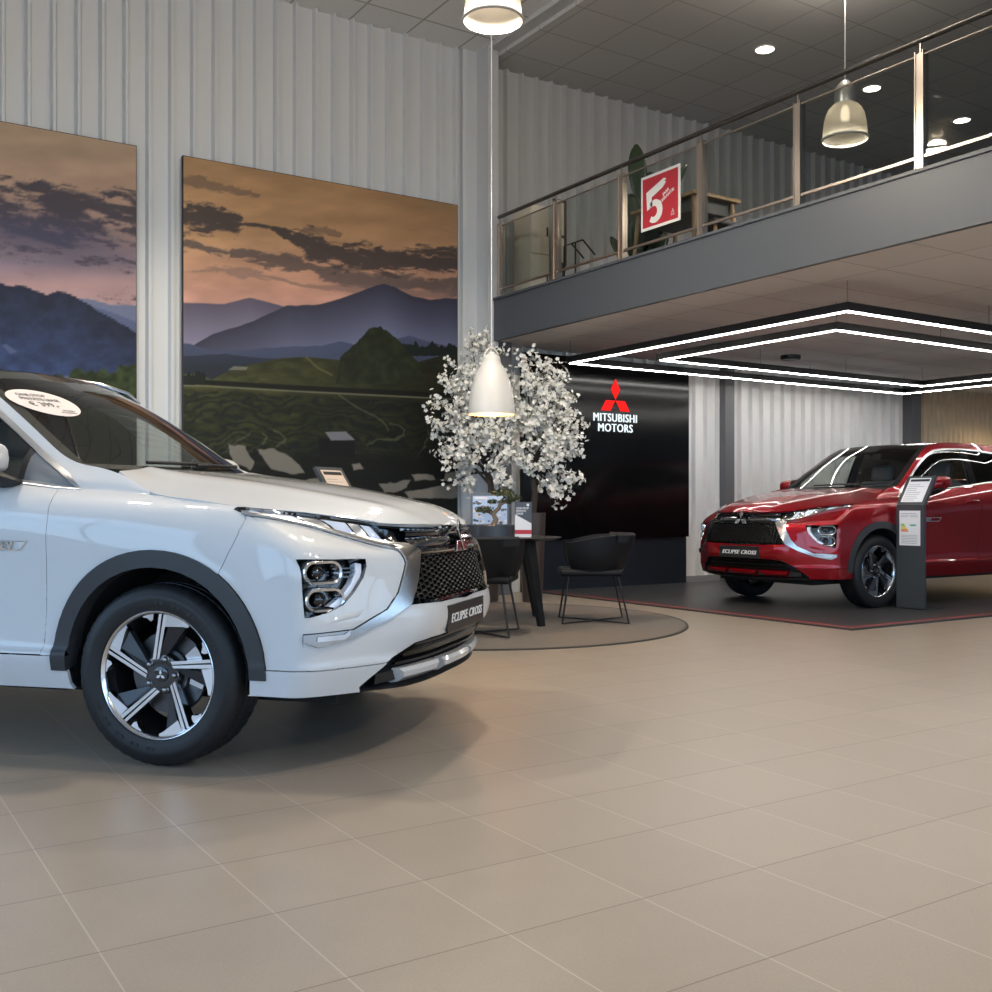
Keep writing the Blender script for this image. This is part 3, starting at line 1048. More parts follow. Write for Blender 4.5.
def wheel(parent, x, y, spin, label=None):
    C = wheel_meshes()
    w = put('wheel', None, parent, loc=(x, y, .3505), rot=(-PI / 2 if y > 0 else PI / 2, 0, 0))
    base = lambda n, m, **k: put(n, C[m], w, **k)
    for n, m in (('tyre', 'tyre'), ('rim_barrel', 'barrel'), ('brake_disc', 'disc'), ('brake_caliper', 'caliper')):
        base(n, m)
    rz = (0, 0, -math.radians(spin))
    for n, m in (('rim_lip', 'lip'), ('hub', 'spoke_back'), ('spoke_web', 'web'), ('spoke_face', 'face'), ('centre_cap', 'cap')):
        base(n, m, rot=rz)
    base('cap_emblem', 'cap_mark')
    for k in range(5):
        p = pol(.061, 19 + 72 * k + spin)
        put('wheel_nut', C['nut'], w, loc=(p[0], p[1], 0))
    return w

# ------------------------------------------------------------------ the car
def surf_pt(s, p, off=0.0, xmin=None):
    u, v = s.inv(p, xmin)
    P, N = s.ev([u], [v])
    return Vector(P[0]) + Vector(N[0]) * off, Vector(N[0])

def mir(p, s):
    return Vector((p[0], p[1] * s, p[2]))

def build_car(label):
    car = thing('car', label, 'car')
    body = Cut(BODY, .026, .030, body_regions, body_rest)
    side = Cut(SIDE, .03, .02, [('dlo', x3(DLO), {'step': .08}), ('dlo_out', x3(offset_poly(DLO, .018)), {'step': .08})] + side_regions, 'pillar', side_class)
    hood = Cut(HOOD, .03, .03, [], 'hood')
    SCR, ROOF, TAIL = Surf(screen_net(), -1), Surf(roof_net(), -1), Surf(tail_net(), -1)
    scr = Cut(SCR, .03, .03, [], 'glass')
    roof = Cut(ROOF, .04, .04, [], 'roof')
    tail = Cut(TAIL, .05, .05, [], 'glass')
    W = M['white_paint']
    G, SK = .0028, .014
    hood.part('hood', W, 0, SK, G).obj('bonnet', W, car)
    fbp = body.part('bumper', W, 0, SK, G).obj('front_bumper', W, car)
    for s in (1, -1):
        body.part('lip', W, .003, .016, .0008, (s,)).obj('bumper_lip', W, fbp)
    for s in (1, -1):
        body.part('fender', W, 0, SK, 0, (s,)).obj('front_wing', W, car)
        d = body.part('front_door', W, 0, SK, G, (s,)).obj('front_door', W, car)
        d2 = body.part('rear_door', W, 0, SK, G, (s,)).obj('rear_door', W, car)
        body.part('sill', W, 0, SK, G, (s,)).obj('side_skirt', W, car)
        body.part('quarter', W, 0, SK, G, (s,)).obj('rear_quarter_panel', W, car)
        body.part('clad', M['cladding'], .010, .075, 0, (s,)).obj('wheel_arch_trim', M['cladding'], car)
        body.part('rear_clad', M['cladding'], .010, .075, 0, (s,)).obj('wheel_arch_trim', M['cladding'], car)
        # greenhouse of this side
        side.part('pillar', W, 0, .01, .0, (s,)).obj('side_frame', W, car)
        side.part('trim', M['trim'], .004, .012, 0, (s,)).obj('window_surround', M['trim'], car)
        side.part('sail', M['sail'], -.003, 0, 0, (s,)).obj('mirror_base_panel', M['sail'], car)
        side.part('divider', M['black_matt'], -.001, .01, 0, (s,)).obj('window_divider', M['black_matt'], car)
        side.part('b_pillar', M['black_gloss'], -.001, .01, 0, (s,)).obj('centre_pillar', M['black_gloss'], car)
        side.part('front_glass', M['glass'], -.004, 0, 0, (s,)).obj('front_side_window', M['glass'], car)
        side.part('rear_glass', M['dglass'], -.004, 0, 0, (s,)).obj('rear_side_window', M['dglass'], car)
        # door handles
        for par, hx, hz in ((d, -1.47, 1.015), (d2, -2.28, 1.065)):
            pts = []
            for t in np.linspace(-1, 1, 9):
                p, n = surf_pt(BODY, (hx + .105 * t, None, hz + .004 * t))
                pts.append(mir(p + n * (.030 * (1 - t ** 4) - .002), s))
            h = MB()
            h.tube(pts, [.009] + [.0125] * 7 + [.009], 10)
            h.obj('door_handle', W, par, 50)
        # name badge ahead of the mirror
        c, n = surf_pt(BODY, (-.74, None, .842), .003)
        F = frame(mir(c, s), (-s * 1.0, 0, 0), (0, 0, 1)) if s > 0 else frame(mir(c, s), (1, 0, 0), (0, 0, 1))
        b = MB()
        sg = 1
        out = [(-.18, -.020), (.15, -.020), (.19, .018), (-.18, .018)]
        inn = [(-.172, -.016), (.147, -.016), (.177, .014), (-.172, .014)]
        b.add([F @ Vector((x, y, .003)) for x, y in out + inn], [(0, 1, 5, 4), (1, 2, 6, 5), (2, 3, 7, 6), (3, 0, 4, 7)])
        bo = b.obj('badge', M['chrome'], d, 0, label='silver outlined badge on the door')
        # tail lamp, tucked round the rear corner
        t = MB()
        pts = [(-3.05, .80, 1.12), (-3.20, .77, 1.11), (-3.33, .66, 1.11), (-3.39, .5, 1.11)]
        pts = [mir(surf_pt(BODY, p, .004)[0], s) for p in pts]
        t.tube(pts, .022, 8)
        t.obj('tail_lamp', M['tail_red'], car)
    bl = {}
    body.part('rear_bumper', M['cladding'], 0, SK, G).obj('rear_bumper', M['cladding'], car)
    body.part('tailgate', W, 0, SK, G).obj('tailgate', W, car)
    tail.part('glass', M['dglass'], 0, 0, 0).obj('rear_window', M['dglass'], car)
    rf = roof.part('roof', M['black_gloss'], 0, .006, 0).obj('roof', M['black_gloss'], car)
    hl = PB()
    roof.part('roof', None, -.030, 0, 0, mb=hl)
    hl.obj('headliner', M['headliner'], car)
    ws = scr.part('glass', M['wglass'], 0, 0, 0).obj('windscreen', M['wglass'], car)
    # black printed border of the windscreen
    def border(va, vb, ua, ub):
        B = MB()
        for s in (1, -1):
            P = []
            for u in np.linspace(ua, ub, 24):
                row = []
                for v in np.linspace(va, vb, 12):
                    p, n = SCR.ev([u], [v])
                    row.append(mir(Vector(p[0]) - Vector(n[0]) * .004, s))
                P.append(row)
            B.grid(P)
        return B
    bd = border(.955, 1, 0, 1)
    b2 = border(0, 1, .94, 1)
    b3 = border(0, 1, 0, .02)
    b4 = border(0, .14, .86, .94)
    for q in (b2, b3, b4):
        bd.add(q.v, q.f)
    bd.obj('screen_border', M['black_matt'], ws)
    # dark backing behind the outer panels
    inner = PB()
    for nm in ('fender', 'front_door', 'rear_door', 'sill', 'quarter', 'bumper', 'lip', 'rear_bumper', 'tailgate'):
        body.part(nm, None, -.020, 0, 0, mb=inner)
    hood.part('hood', None, -.022, 0, 0, mb=inner)
    inner.obj('inner_lining', M['liner'], car)
    pil = PB()
    for nm in ('pillar', 'trim', 'b_pillar'):
        side.part(nm, None, -.030, 0, 0, mb=pil)
    pil.obj('pillar_lining', M['headliner'], car)
    # ---- nose
    for s in (1, -1):
        body.part('blade', M['satin'], .012, .030, 0, (s,)).obj('front_bumper_blade', M['satin'], car)
    # grille
    gr = body.part('grille', M['black_gloss'], -.045, -.050, 0).obj('grille', M['black_gloss'], car)
    mesh_b = MB()
    R = .034
    cell_pts = []
    gpoly = [(.0, .625), (.425, .625), (.405, .70), (.375, .795), (.0, .795)]
    cache = {}
    def gp(y, z, off):
        k = (round(abs(y), 4), round(z, 4))
        if k not in cache:
            u, v = BODY.inv((None, k[0], k[1]), .55)
            P, N = BODY.ev([u], [v])
            cache[k] = (Vector(P[0]), Vector(N[0]))
        p, n = cache[k]
        q = p + n * off
        return Vector((q.x, q.y * (1 if y >= 0 else -1), q.z))
    for i in range(-17, 18):
        for j in range(0, 8):
            y = i * .0345
            z = .632 + j * .0225 + (.01125 if i % 2 else 0)
            if not (z < .800 and z > .622 and abs(y) < .508 - (z - .62) * .46):
                continue
            oy, oz = .0345 / 1.5 , .0225 / 2
            hexo = [(-oy * .98, 0), (-oy * .5, -oz), (oy * .5, -oz), (oy * .98, 0), (oy * .5, oz), (-oy * .5, oz)]
            vs = []
            for k, (sc, off) in enumerate(((1.0, -.012), (.70, -.010), (.62, -.034))):
                for a, b in hexo:
                    vs.append(gp(y + a * sc, z + b * sc, off))
            fs = []
            for k in range(6):
                l = (k + 1) % 6
                fs.append((k, l, 6 + l, 6 + k))
                fs.append((6 + k, 6 + l, 12 + l, 12 + k))
            mesh_b.add(vs, fs)
    mesh_b.obj('honeycomb_mesh', M['mesh_black'], gr, 20)
    for z, hgt, ym in ((.890, .012, .415), (.852, .016, .425), (.815, .010, .405)):
        for s in (1, -1):
            bar = MB()
            ys = np.linspace(.0 if z != .852 else .075, ym, 14)
            P = []
            for y in ys:
                row = []
                for dz, off in ((-hgt, -.030), (-hgt, -.008), (-hgt * .3, -.002), (hgt * .3, -.002), (hgt, -.010), (hgt, -.030)):
                    q = gp(y, z + dz, off)
                    row.append(mir(q, s) if y >= 0 else q)
                P.append(row)
            bar.grid(P)
            bar.obj('grille_bar', M['dark_chrome'] if z == .852 else M['black_gloss'], gr, 30)
    # little studs of the upper grille
    for z in (.908, .871, .833):
        for sd in (-1, 1):
            st = MB()
            for k in range(0 if sd > 0 else 1, 17):
                y = sd * k * .0255
                if abs(y) < .08 and z < .9:
                    continue
                st.box(gp(y, z, -.018), (.014, .017, .009))
            st.obj('grille_stud', M['dark_chrome'], gr, 0)
    em = MB()
    c, n = surf_pt(BODY, (None, 0, .846), .012, .6)
    three_diamonds(.052, .012, frame(c, (0, 1, 0), (-.12, 0, 1)), em)
    em.obj('emblem', M['chrome'], gr, 20, bevel=.003)
    # number plate
    pm = MB()
    pm.box((.963, 0, .528), (.010, .525, .116))
    pl = pm.obj('number_plate', M['plate_black'], car, 0, bevel=.003)
    text_obj('plate_lettering', 'ECLIPSE CROSS', .053, M['white_ink'], frame((.9695, 0, .526), (0, 1, 0), (0, 0, 1)), pl, extrude=.0005, shear=.3, spacing=1.10, fat=.0022, sx=1.14)
    pb = MB()
    pb.box((.950, 0, .528), (.020, .50, .10))
    pb.obj('plate_holder', M['black_matt'], pl, 0)
    # lower air opening
    op = body.part('opening', M['black_matt'], -.055, -.057, 0).obj('lower_grille', M['black_matt'], car)
    for z, ym in ((.440, .44), (.410, .50), (.378, .54)):
        sl = MB()
        P = []
        for y in np.linspace(-ym, ym, 21):
            row = []
            for dz, off in ((-.010, -.050), (-.010, -.022), (.004, -.018), (.010, -.030), (.010, -.050)):
                row.append(gp(y, z + dz, off))
            P.append(row)
        sl.grid(P)
        sl.obj('lower_grille_slat', M['mesh_black'], op, 30)
    # skid plate in three pieces
    sk = put('skid_plate', None, car)
    def skid_x(y):
        return .922 - .26 * y * y
    for y0, y1 in ((-.52, -.22), (-.185, .185), (.22, .52)):
        P = []
        for t in np.linspace(0, 1, 9):
            top0, top1 = y0 + (.018 if y0 < 0 else -.018), y1 - (.018 if y1 > 0 else -.018)
            row = []
            for (dx, z, f) in ((-.03, .362, 0), (.0, .360, 0), (.012, .346, .3), (.004, .324, .7), (-.03, .302, 1), (-.10, .292, 1)):
                a = y0 * (1 - f) + (y0 + .035) * f if True else 0
                b = y1 * (1 - f) + (y1 - .035) * f
                y = a + (b - a) * t
                row.append((skid_x(y) + dx, y, z))
            P.append(row)
        k = MB()
        k.grid(P)
        n0 = len(P[0])
        for e in (0, 8):
            k.f.append(tuple(e * n0 + i for i in range(n0))); k.mi.append(0)
        k.obj('skid_segment', W, sk, 35)
    kb = MB()
    P = []
    for t in np.linspace(-.62, .62, 15):
        P.append([(skid_x(t) - .06, t, .372), (skid_x(t) - .03, t, .350), (skid_x(t) - .035, t, .312), (skid_x(t) - .12, t, .285), (skid_x(t) - .35, t, .25)])
    kb.grid(P)
    kb.obj('under_tray', M['black_matt'], sk, 40)
    # ---- lamps
    for s in (1, -1):
        hlamp = body.part('lamp', M['black_gloss'], -.028, -.030, 0, (s,)).obj('headlamp', M['black_gloss'], car)
        body.part('lamp', M['lens'], .004, 0, 0, (s,)).obj('lamp_lens', M['lens'], hlamp)
        def lp(t, w, off):
            a = Vector([np.interp(t, np.linspace(0, 1, len(LAMP_LO)), [q[k] for q in LAMP_LO]) for k in range(3)])
            b = Vector([np.interp(t, np.linspace(0, 1, len(LAMP_UP)), [q[k] for q in LAMP_UP]) for k in range(3)])
            q, n = surf_pt(BODY, tuple(a + (b - a) * w), off)
            return mir(q, s)
        n = 8
        for k in range(n):
            t0, t1 = .04 + k * .94 / n, .04 + (k + .86) * .94 / n
            P = []
            for t in np.linspace(t0, t1, 5):
                row = []
                for w, off in ((.08, -.022), (.10, -.006), (.45, -.001), (.80, -.006), (.86, -.022)):
                    row.append(lp(min(t + (w - .16) * .10, .97), w, off))
                P.append(row)
            b = MB()
            b.grid(P)
            b.obj('lamp_segment', M['reflector'] if k % 2 else M['led_white'], hlamp, 30)
        # lower cluster
        fg = body.part('fog', M['black_gloss'], -.060, -.062, 0, (s,)).obj('lower_lamp_cluster', M['black_gloss'], car)
        for zc in (.752, .650):
            c, nrm = surf_pt(BODY, (None, fy(.748), zc), -.022, .45)
            c2, _ = surf_pt(BODY, (None, fy(.69), zc), -.022, .45)
            ax = (c2 - c).normalized()
            Fm = frame(mir(c, s), mir(ax, s), (0, 0, 1)) if s < 0 else frame(mir(c, s), -mir(ax, s), (0, 0, 1))
            def stad(hw, hh, nseg=10):
                out = []
                for k in range(nseg + 1):
                    a = -PI / 2 + PI * k / nseg
                    out.append((hw - hh + hh * math.cos(a), hh * math.sin(a)))
                for k in range(nseg + 1):
                    a = PI / 2 + PI * k / nseg
                    out.append((-(hw - hh) + hh * math.cos(a), hh * math.sin(a)))
                return out
            ring = MB()
            rows = []
            for hw, hh, h in ((.084, .046, -.03), (.084, .046, .010), (.080, .042, .016), (.072, .034, .012), (.068, .030, -.02)):
                rows.append([Fm @ Vector((x, y, h)) for x, y in stad(hw, hh)])
            P = [[rows[j][i] for j in range(len(rows))] for i in range(len(rows[0]))]
            ring.grid(P, close_u=True)
            ring.obj('lamp_ring', M['reflector'], fg, 40)
            pj = MB()
            pj.lathe([(.0, .0), (.012, -.001), (.022, -.006), (.028, -.016), (.028, -.03)], 28, Fm @ Matrix.Translation((-.01, 0, 0)))
            pj.obj('projector_lens', M['black_gloss'], fg, 50)
            for k, dz in enumerate((-.020, -.002, .016)):
                f = MB()
                a, _ = surf_pt(BODY, (None, fy(.70), zc + dz), -.034, .45)
                e = .592 if zc > .7 else .668
                b, _ = surf_pt(BODY, (None, fy(e), zc + dz), -.034, .45)
                f.beam(mir(a, s), mir(b, s), .012, .006)
                f.obj('lamp_fin', M['dark_chrome'], fg, 0)
        g = MB()
        path = [(.592, .785), (.600, .745), (.625, .70), (.665, .658), (.72, .622)]
        P = []
        for y, z in path:
            row = []
            for dy, off in ((-.012, -.05), (-.010, -.022), (.012, -.022), (.016, -.05)):
                q, _ = surf_pt(BODY, (None, fy(y) + dy, z + dy * .3), off, .45)
                row.append(mir(q, s))
            P.append(row)
        g.grid(P)
        g.obj('light_guide', M['led_white'], fg, 30)
        # washer cover on the bumper corner
        c, nn = surf_pt(BODY, (None, fy(.705), .575), .0015, .45)
        P = []
        for i in range(7):
            row = []
            for j in range(5):
                y = .745 - .11 * i / 6 - .03 * j / 4 * .9
                z = .562 + .026 * j / 4 + .018 * i / 6
                edge = min(i, 6 - i, j, 4 - j) > 0
                q, _ = surf_pt(BODY, (None, fy(y), z), .004 if edge else .0005, .45)
                row.append(mir(q, s))
            P.append(row)
        wc = MB()
        wc.grid(P)
        wc.obj('washer_cover', W, car, 60)
        # small lamp at the blade's outer end
        rl = MB()
        P = []
        for i in range(6):
            row = []
            for j in range(3):
                q, _ = surf_pt(BODY, (None, fy(.68 + .11 * i / 5), .525 + (-.010 if i > 0 else .004) * (1 - i / 5) - .012 + .018 * j / 2 - .012 * i / 5), .016, .45)
                row.append(mir(q, s))
            P.append(row)
        rl.grid(P)
        rl.obj('side_marker_lens', M['chrome'], car, 40)
        # ---- mirror
        mr = put('door_mirror', None, car, loc=(-.805, s * .950, 1.195))
        fold = (0, 0, s * math.radians(76))
        cap = MB()
        rows = []
        n = 20
        for k, (dx, sy, sz) in enumerate(((-.075, .98, .96), (-.03, 1.0, 1.0), (.02, .97, .95), (.055, .84, .80), (.075, .55, .5), (.082, .12, .1))):
            ring = []
            for i in range(n):
                a = 2 * PI * i / n
                ca, sa = math.cos(a), math.sin(a)
                e = .62
                yy = math.copysign(abs(ca) ** e, ca) * .138 * sy
                zz = math.copysign(abs(sa) ** e, sa) * .072 * sz + yy * s * .10
                ring.append((dx, yy, zz + .004))
            rows.append(ring)
        P = [[rows[j][i] for j in range(len(rows))] for i in range(n)]
        cap.grid(P, close_u=True)
        cap.obj('mirror_cap', W, mr, 60, rot=fold)
        gl = MB()
        gl.add([(x + .006, y, z) for x, y, z in rows[0]], [tuple(range(n))])
        gl.obj('mirror_glass', M['chrome'], mr, 0, rot=fold)
        ft = MB()
        rows = []
        for (y, z, wx, wz, x) in ((-.185 * s, -.115, .06, .018, .075), (-.12 * s, -.110, .07, .026, .075), (-.05 * s, -.095, .075, .034, .065), (.02 * s, -.076, .07, .028, .04), (.06 * s, -.064, .05, .014, .02)):
            ring = []
            for i in range(12):
                a = 2 * PI * i / 12
                ring.append((x + wx * math.cos(a), y, z + wz * math.sin(a) + .01))
            rows.append(ring)
        P = [[rows[j][i] for j in range(len(rows))] for i in range(12)]
        ft.grid(P, close_u=True)
        ft.add(rows[0], [tuple(range(12))])
        ft.add(rows[-1], [tuple(range(12))])
        ft.obj('mirror_foot', M['black_matt'], mr, 60)
        # wheels and their housings
        wheel(car, 0, s * .7725, 0)
        wheel(car, -2.67, s * .7725, 23)
        for x in (0, -2.667):
            hb = MB()
            P = []
            for k in range(25):
                a = math.radians(-12 + 204 * k / 24)
                P.append([(x + .003 + .408 * math.cos(a), s * y, .363 + .408 * math.sin(a)) for y in (.50, .60, .72, .83)])
            hb.grid(P)
            hb.add([p[0] for p in P], [tuple(range(25))])
            hb.obj('wheel_housing', M['liner'], car, 60)
        # roof rail
        rl = MB()
        pts = []
        for x, h in ((-1.20, .004), (-1.27, .026), (-1.50, .040), (-1.95, .044), (-2.35, .042), (-2.65, .030), (-2.74, .004)):
            q, _ = surf_pt(ROOF, (x, .535, None), 0)
            pts.append(mir(q + Vector((0, 0, h)), s))
        pts = [mir((-1.07, .590, 1.548), s), mir((-1.13, .572, 1.600), s)] + pts[1:]
        rl.tube(pts, [.008, .013] + [.016] * 5 + [.012], 10)
        rl.obj('roof_rail', M['satin'], car, 60)
    # ---- wipers
    for y0, y1 in ((-.28, .28), (.12, .60)):
        wp = MB()
        pts = []
        for t in np.linspace(0, 1, 8):
            y = y0 + (y1 - y0) * t
            u, v = SCR.inv((None, abs(y), 1.178 + .012 * t))
            P, N = SCR.ev([u], [v])
            q = Vector(P[0]) + Vector(N[0]) * .016
            pts.append(Vector((q.x, math.copysign(q.y, y), q.z)))
        wp.tube(pts, .008, 8)
        wp.obj('wiper', M['black_matt'], car, 50)
    cw = MB()
    P = []
    for y in np.linspace(-.68, .68, 17):
        f = (abs(y) / .68) ** 2
        P.append([(-.33 - .03 * f + .08 * (1 - f) * 0, y, 1.130 - .035 * f), (-.40 - .06 * f, y, 1.128 - .01 * f), (-.46 - .03 * f, y, 1.138), (-.60, y, 1.12)])
    cw.grid(P)
    cw.obj('cowl_panel', M['black_matt'], car, 40)
    # ---- underside and engine bay
    ub = MB()
    ub.box2((-3.25, -.60, .225), (.62, .60, .30))
    ub.box2((-2.20, -.80, .262), (-.46, .80, .33))
    ub.box2((-3.3, -.6, .30), (-2.95, .6, .45))
    ub.obj('underbody', M['liner'], car, 0)
    eb = MB()  # added dark boxes filling the bay to block light
    eb.box2((-.42, -.48, .30), (.62, .48, .80))
    eb.box2((-.50, -.66, .78), (-.10, .66, .98))
    eb.obj('light_block', M['liner'], car, 0)
    # ---- cabin
    fl = MB()
    fl.box2((-3.1, -.78, .33), (-.42, .78, .42))
    fl.obj('cabin_floor', M['liner'], car, 0)
    da = MB()
    P = []
    for y in np.linspace(-.70, .70, 15):
        e = (abs(y) / .70) ** 3
        P.append([(-.46 - .05 * e, y, 1.01), (-.62, y, 1.03 - .02 * e), (-.80, y, 1.025 - .02 * e), (-.93, y, .99), (-.95, y, .93), (-.86, y, .80), (-.80, y, .55), (-.46, y, .50), (-.46 - .05 * e, y, 1.01)])
    da.grid(P)
    da.obj('dashboard', M['liner'], car, 40)
    sw = MB()
    Fm = frame((-1.02, .37, 1.00), (0, 1, 0), (.42, 0, .9))
    sw.tube([Fm @ Vector((.185 * math.cos(2 * PI * k / 32), .185 * math.sin(2 * PI * k / 32), 0)) for k in range(32)], .015, 10, closed=True)
    sw.box(Fm @ Vector((0, -.01, .02)), (.06, .13, .11), Fm.to_3x3())
    sw.beam(Fm @ Vector((-.17, 0, 0)), Fm @ Vector((.17, 0, 0)), .03, .02)
    sw.tube([Fm @ Vector((0, -.02, .0)), (-.80, .37, .92)], .035, 10)
    sw.obj('steering_wheel', M['black_matt'], car, 50)
    def seat(y0, x0, w, nm, heads, m):
        sc = put(nm, None, car)
        c = MB()
        c.box((x0 + .02, y0, .62), (.54, w, .17))
        c.obj('seat_cushion', m, sc, 40, bevel=.05, bseg=3)
        b = MB()
        b.box((x0 - .30, y0, .95), (.15, w, .62), Euler((0, math.radians(-14), 0)))
        b.obj('seat_back', m, sc, 40, bevel=.055, bseg=3)
        for hy in heads:
            h = MB()
            h.box((x0 - .395, hy, 1.345), (.10, .27, .19), Euler((0, math.radians(-10), 0)))
            h.obj('headrest', m, sc, 40, bevel=.045, bseg=3)
            p = MB()
            for d in (-.05, .05):
                p.tube([(x0 - .365, hy + d, 1.20), (x0 - .385, hy + d, 1.29)], .007, 8)
            p.obj('headrest_post', M['steel'], sc, 40)
    seat(.37, -1.30, .50, 'front_seat', [.37], M['seat_grey'])
    seat(-.37, -1.30, .50, 'front_seat', [-.37], M['seat_grey'])
    seat(0, -2.15, 1.25, 'rear_seat', [-.38, .38], M['seat'])
    rv = MB()
    rv.box((-1.05, 0, 1.50), (.03, .22, .065))
    rv.beam((-1.04, 0, 1.51), (-.96, 0, 1.545), .02, .02)
    rv.obj('rear_view_mirror', M['black_matt'], car, 0, bevel=.01)
    return car, ws, SCR
# ------------------------------------------------------------------ the room
WALL_Y, HALL_Z, MEZZ_X, MEZZ_LO, MEZZ_HI, UP_Z = 10.0, 6.05, 6.30, 2.815, 3.25, 5.96
X0, X1, Y0 = -6.0, 18.0, -7.0

def grid_mat(name, color, line, px, py, ox, oy, wx, wy, rough, lx=None, vary=0.05, noise=0.06, nscale=6.0, bump=0.0, spec=0.5, line_x=None):
    """square tiles: joints at x = ox + k*px and y = oy + k*py (object space), each tile slightly its own shade"""
    m = bpy.data.materials.new(name)
    m.use_nodes = True
    nt = m.node_tree
    N, L = nt.nodes.new, nt.links.new
    b = nt.nodes['Principled BSDF']
    tc = N('ShaderNodeTexCoord')
    sp = N('ShaderNodeSeparateXYZ')
    L(tc.outputs['Object'], sp.inputs[0])
    def math_(op, a, c=None):
        n = N('ShaderNodeMath')
        n.operation = op
        for i, q in enumerate((a, c)):
            if q is None:
                continue
            if isinstance(q, (int, float)):
                n.inputs[i].default_value = q
            else:
                L(q, n.inputs[i])
        return n.outputs[0]
    def joint(s, p, o, w):
        q = math_('DIVIDE', math_('SUBTRACT', s, o), p)
        fr = math_('FRACT', q)
        d = math_('MULTIPLY', math_('MINIMUM', fr, math_('SUBTRACT', 1.0, fr)), p)
        return math_('LESS_THAN', d, w / 2), math_('FLOOR', q)
    jx, ix = joint(sp.outputs[0], px, ox, wx)
    jy, iy = joint(sp.outputs[1], py, oy, wy)
    cb = N('ShaderNodeCombineXYZ')
    L(ix, cb.inputs[0])
    L(iy, cb.inputs[1])
    wn = N('ShaderNodeTexWhiteNoise')
    wn.noise_dimensions = '2D'
    L(cb.outputs[0], wn.inputs['Vector'])
    ns = N('ShaderNodeTexNoise')
    ns.inputs['Scale'].default_value = nscale
    ns.inputs['Detail'].default_value = 6
    ns.inputs['Roughness'].default_value = 0.65
    L(tc.outputs['Object'], ns.inputs['Vector'])
    v = math_('ADD', math_('MULTIPLY', math_('SUBTRACT', wn.outputs['Value'], 0.5), vary * 2), math_('MULTIPLY', math_('SUBTRACT', ns.outputs['Fac'], 0.5), noise * 2))
    v = math_('ADD', v, 1.0)
    if bump:
        gn = N('ShaderNodeTexNoise')
        gn.inputs['Scale'].default_value = 160
        gn.inputs['Detail'].default_value = 3
        L(tc.outputs['Object'], gn.inputs['Vector'])
        v = math_('ADD', v, math_('MULTIPLY', math_('SUBTRACT', gn.outputs['Fac'], 0.5), 0.30))
    sc = N('ShaderNodeVectorMath')
    sc.operation = 'SCALE'
    sc.inputs[0].default_value = color
    L(v, sc.inputs['Scale'])
    m1 = N('ShaderNodeMix')
    m1.data_type = 'RGBA'
    L(jx, m1.inputs[0])
    L(sc.outputs[0], m1.inputs[6])
    m1.inputs[7].default_value = col4(line_x or line)
    m2 = N('ShaderNodeMix')
    m2.data_type = 'RGBA'
    L(jy, m2.inputs[0])
    L(m1.outputs[2], m2.inputs[6])
    m2.inputs[7].default_value = col4(line)
    L(m2.outputs[2], b.inputs['Base Color'])
    r = math_('ADD', rough, math_('MULTIPLY', math_('SUBTRACT', ns.outputs['Fac'], 0.5), 0.12))
    L(r, b.inputs['Roughness'])
    b.inputs['Specular IOR Level'].default_value = spec
    if bump:
        n2 = N('ShaderNodeTexNoise')
        n2.inputs['Scale'].default_value = 120
        n2.inputs['Detail'].default_value = 3
        L(tc.outputs['Object'], n2.inputs['Vector'])
        h = math_('SUBTRACT', math_('MULTIPLY', n2.outputs['Fac'], 0.3), math_('MAXIMUM', jx, jy))
        bp = N('ShaderNodeBump')
        bp.inputs['Strength'].default_value = bump
        bp.inputs['Distance'].default_value = 0.002
        L(h, bp.inputs['Height'])
        L(bp.outputs['Normal'], b.inputs['Normal'])
    return m

M['floor'] = grid_mat('floor_tiles', (0.322, 0.270, 0.217), (0.14, 0.115, 0.09), .411, .418, .535, 2.452, .0042, .0036, 0.36, vary=.035, noise=.10, nscale=5, bump=.25, line_x=(0.43, 0.385, 0.33), spec=.5)
M['ceil_up'] = grid_mat('gallery_ceiling_tiles_dim', (0.62, 0.61, 0.59), (0.40, 0.39, 0.38), .65, .63, 6.45, 8.94, .015, .015, 0.8, vary=.03, noise=.02, nscale=30)  # same tiles as the hall, darker for the dimmer gallery light
M['ceil'] = grid_mat('ceiling_tiles_lit', (0.82, 0.82, 0.81), (0.45, 0.45, 0.44), .65, .63, 4.67, 8.94, .022, .022, 0.8, vary=.03, noise=.02, nscale=30)  # the hall's brighter light is put into a paler tile colour
M['ceil_low'] = grid_mat('lower_ceiling_tiles', (0.86, 0.84, 0.83), (0.55, 0.53, 0.52), 1.25, .63, 6.9, 8.94, .012, .012, 0.75, vary=.03, noise=.02, nscale=30)
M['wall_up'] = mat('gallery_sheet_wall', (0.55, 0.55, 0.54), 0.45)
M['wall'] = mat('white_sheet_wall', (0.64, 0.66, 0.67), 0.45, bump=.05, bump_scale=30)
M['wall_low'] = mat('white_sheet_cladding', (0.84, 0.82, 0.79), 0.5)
M['steel_grey'] = mat('grey_steel_column', (0.13, 0.13, 0.135), 0.5)
M['steel_white'] = mat('pale_steel_column', (0.60, 0.61, 0.62), 0.45)
M['fascia'] = mat('slate_grey_fascia', (0.078, 0.088, 0.102), 0.45)
M['deck'] = mat('mezzanine_carpet', (0.10, 0.095, 0.09), 0.9)
M['wood_wall'] = mat('oak_wall', (0.62, 0.49, 0.33), 0.5, mottle=.2, mottle_scale=6)
M['skirting'] = mat('skirting_grey', (0.30, 0.30, 0.30), 0.5)
M['navy_panel'] = mat('dark_navy_panel', (0.012, 0.016, 0.024), 0.35)
M['stainless'] = mat('brushed_stainless', (0.45, 0.39, 0.34), 0.35, 1.0)
M['rail_dark'] = mat('dark_handrail', (0.16, 0.15, 0.14), 0.25, 1.0)
M['rail_glass'] = glass_mat('railing_glass', (0.86, 0.88, 0.87), .35)
M['window_glass'] = glass_mat('clear_pane', (0.94, 0.96, 0.97))
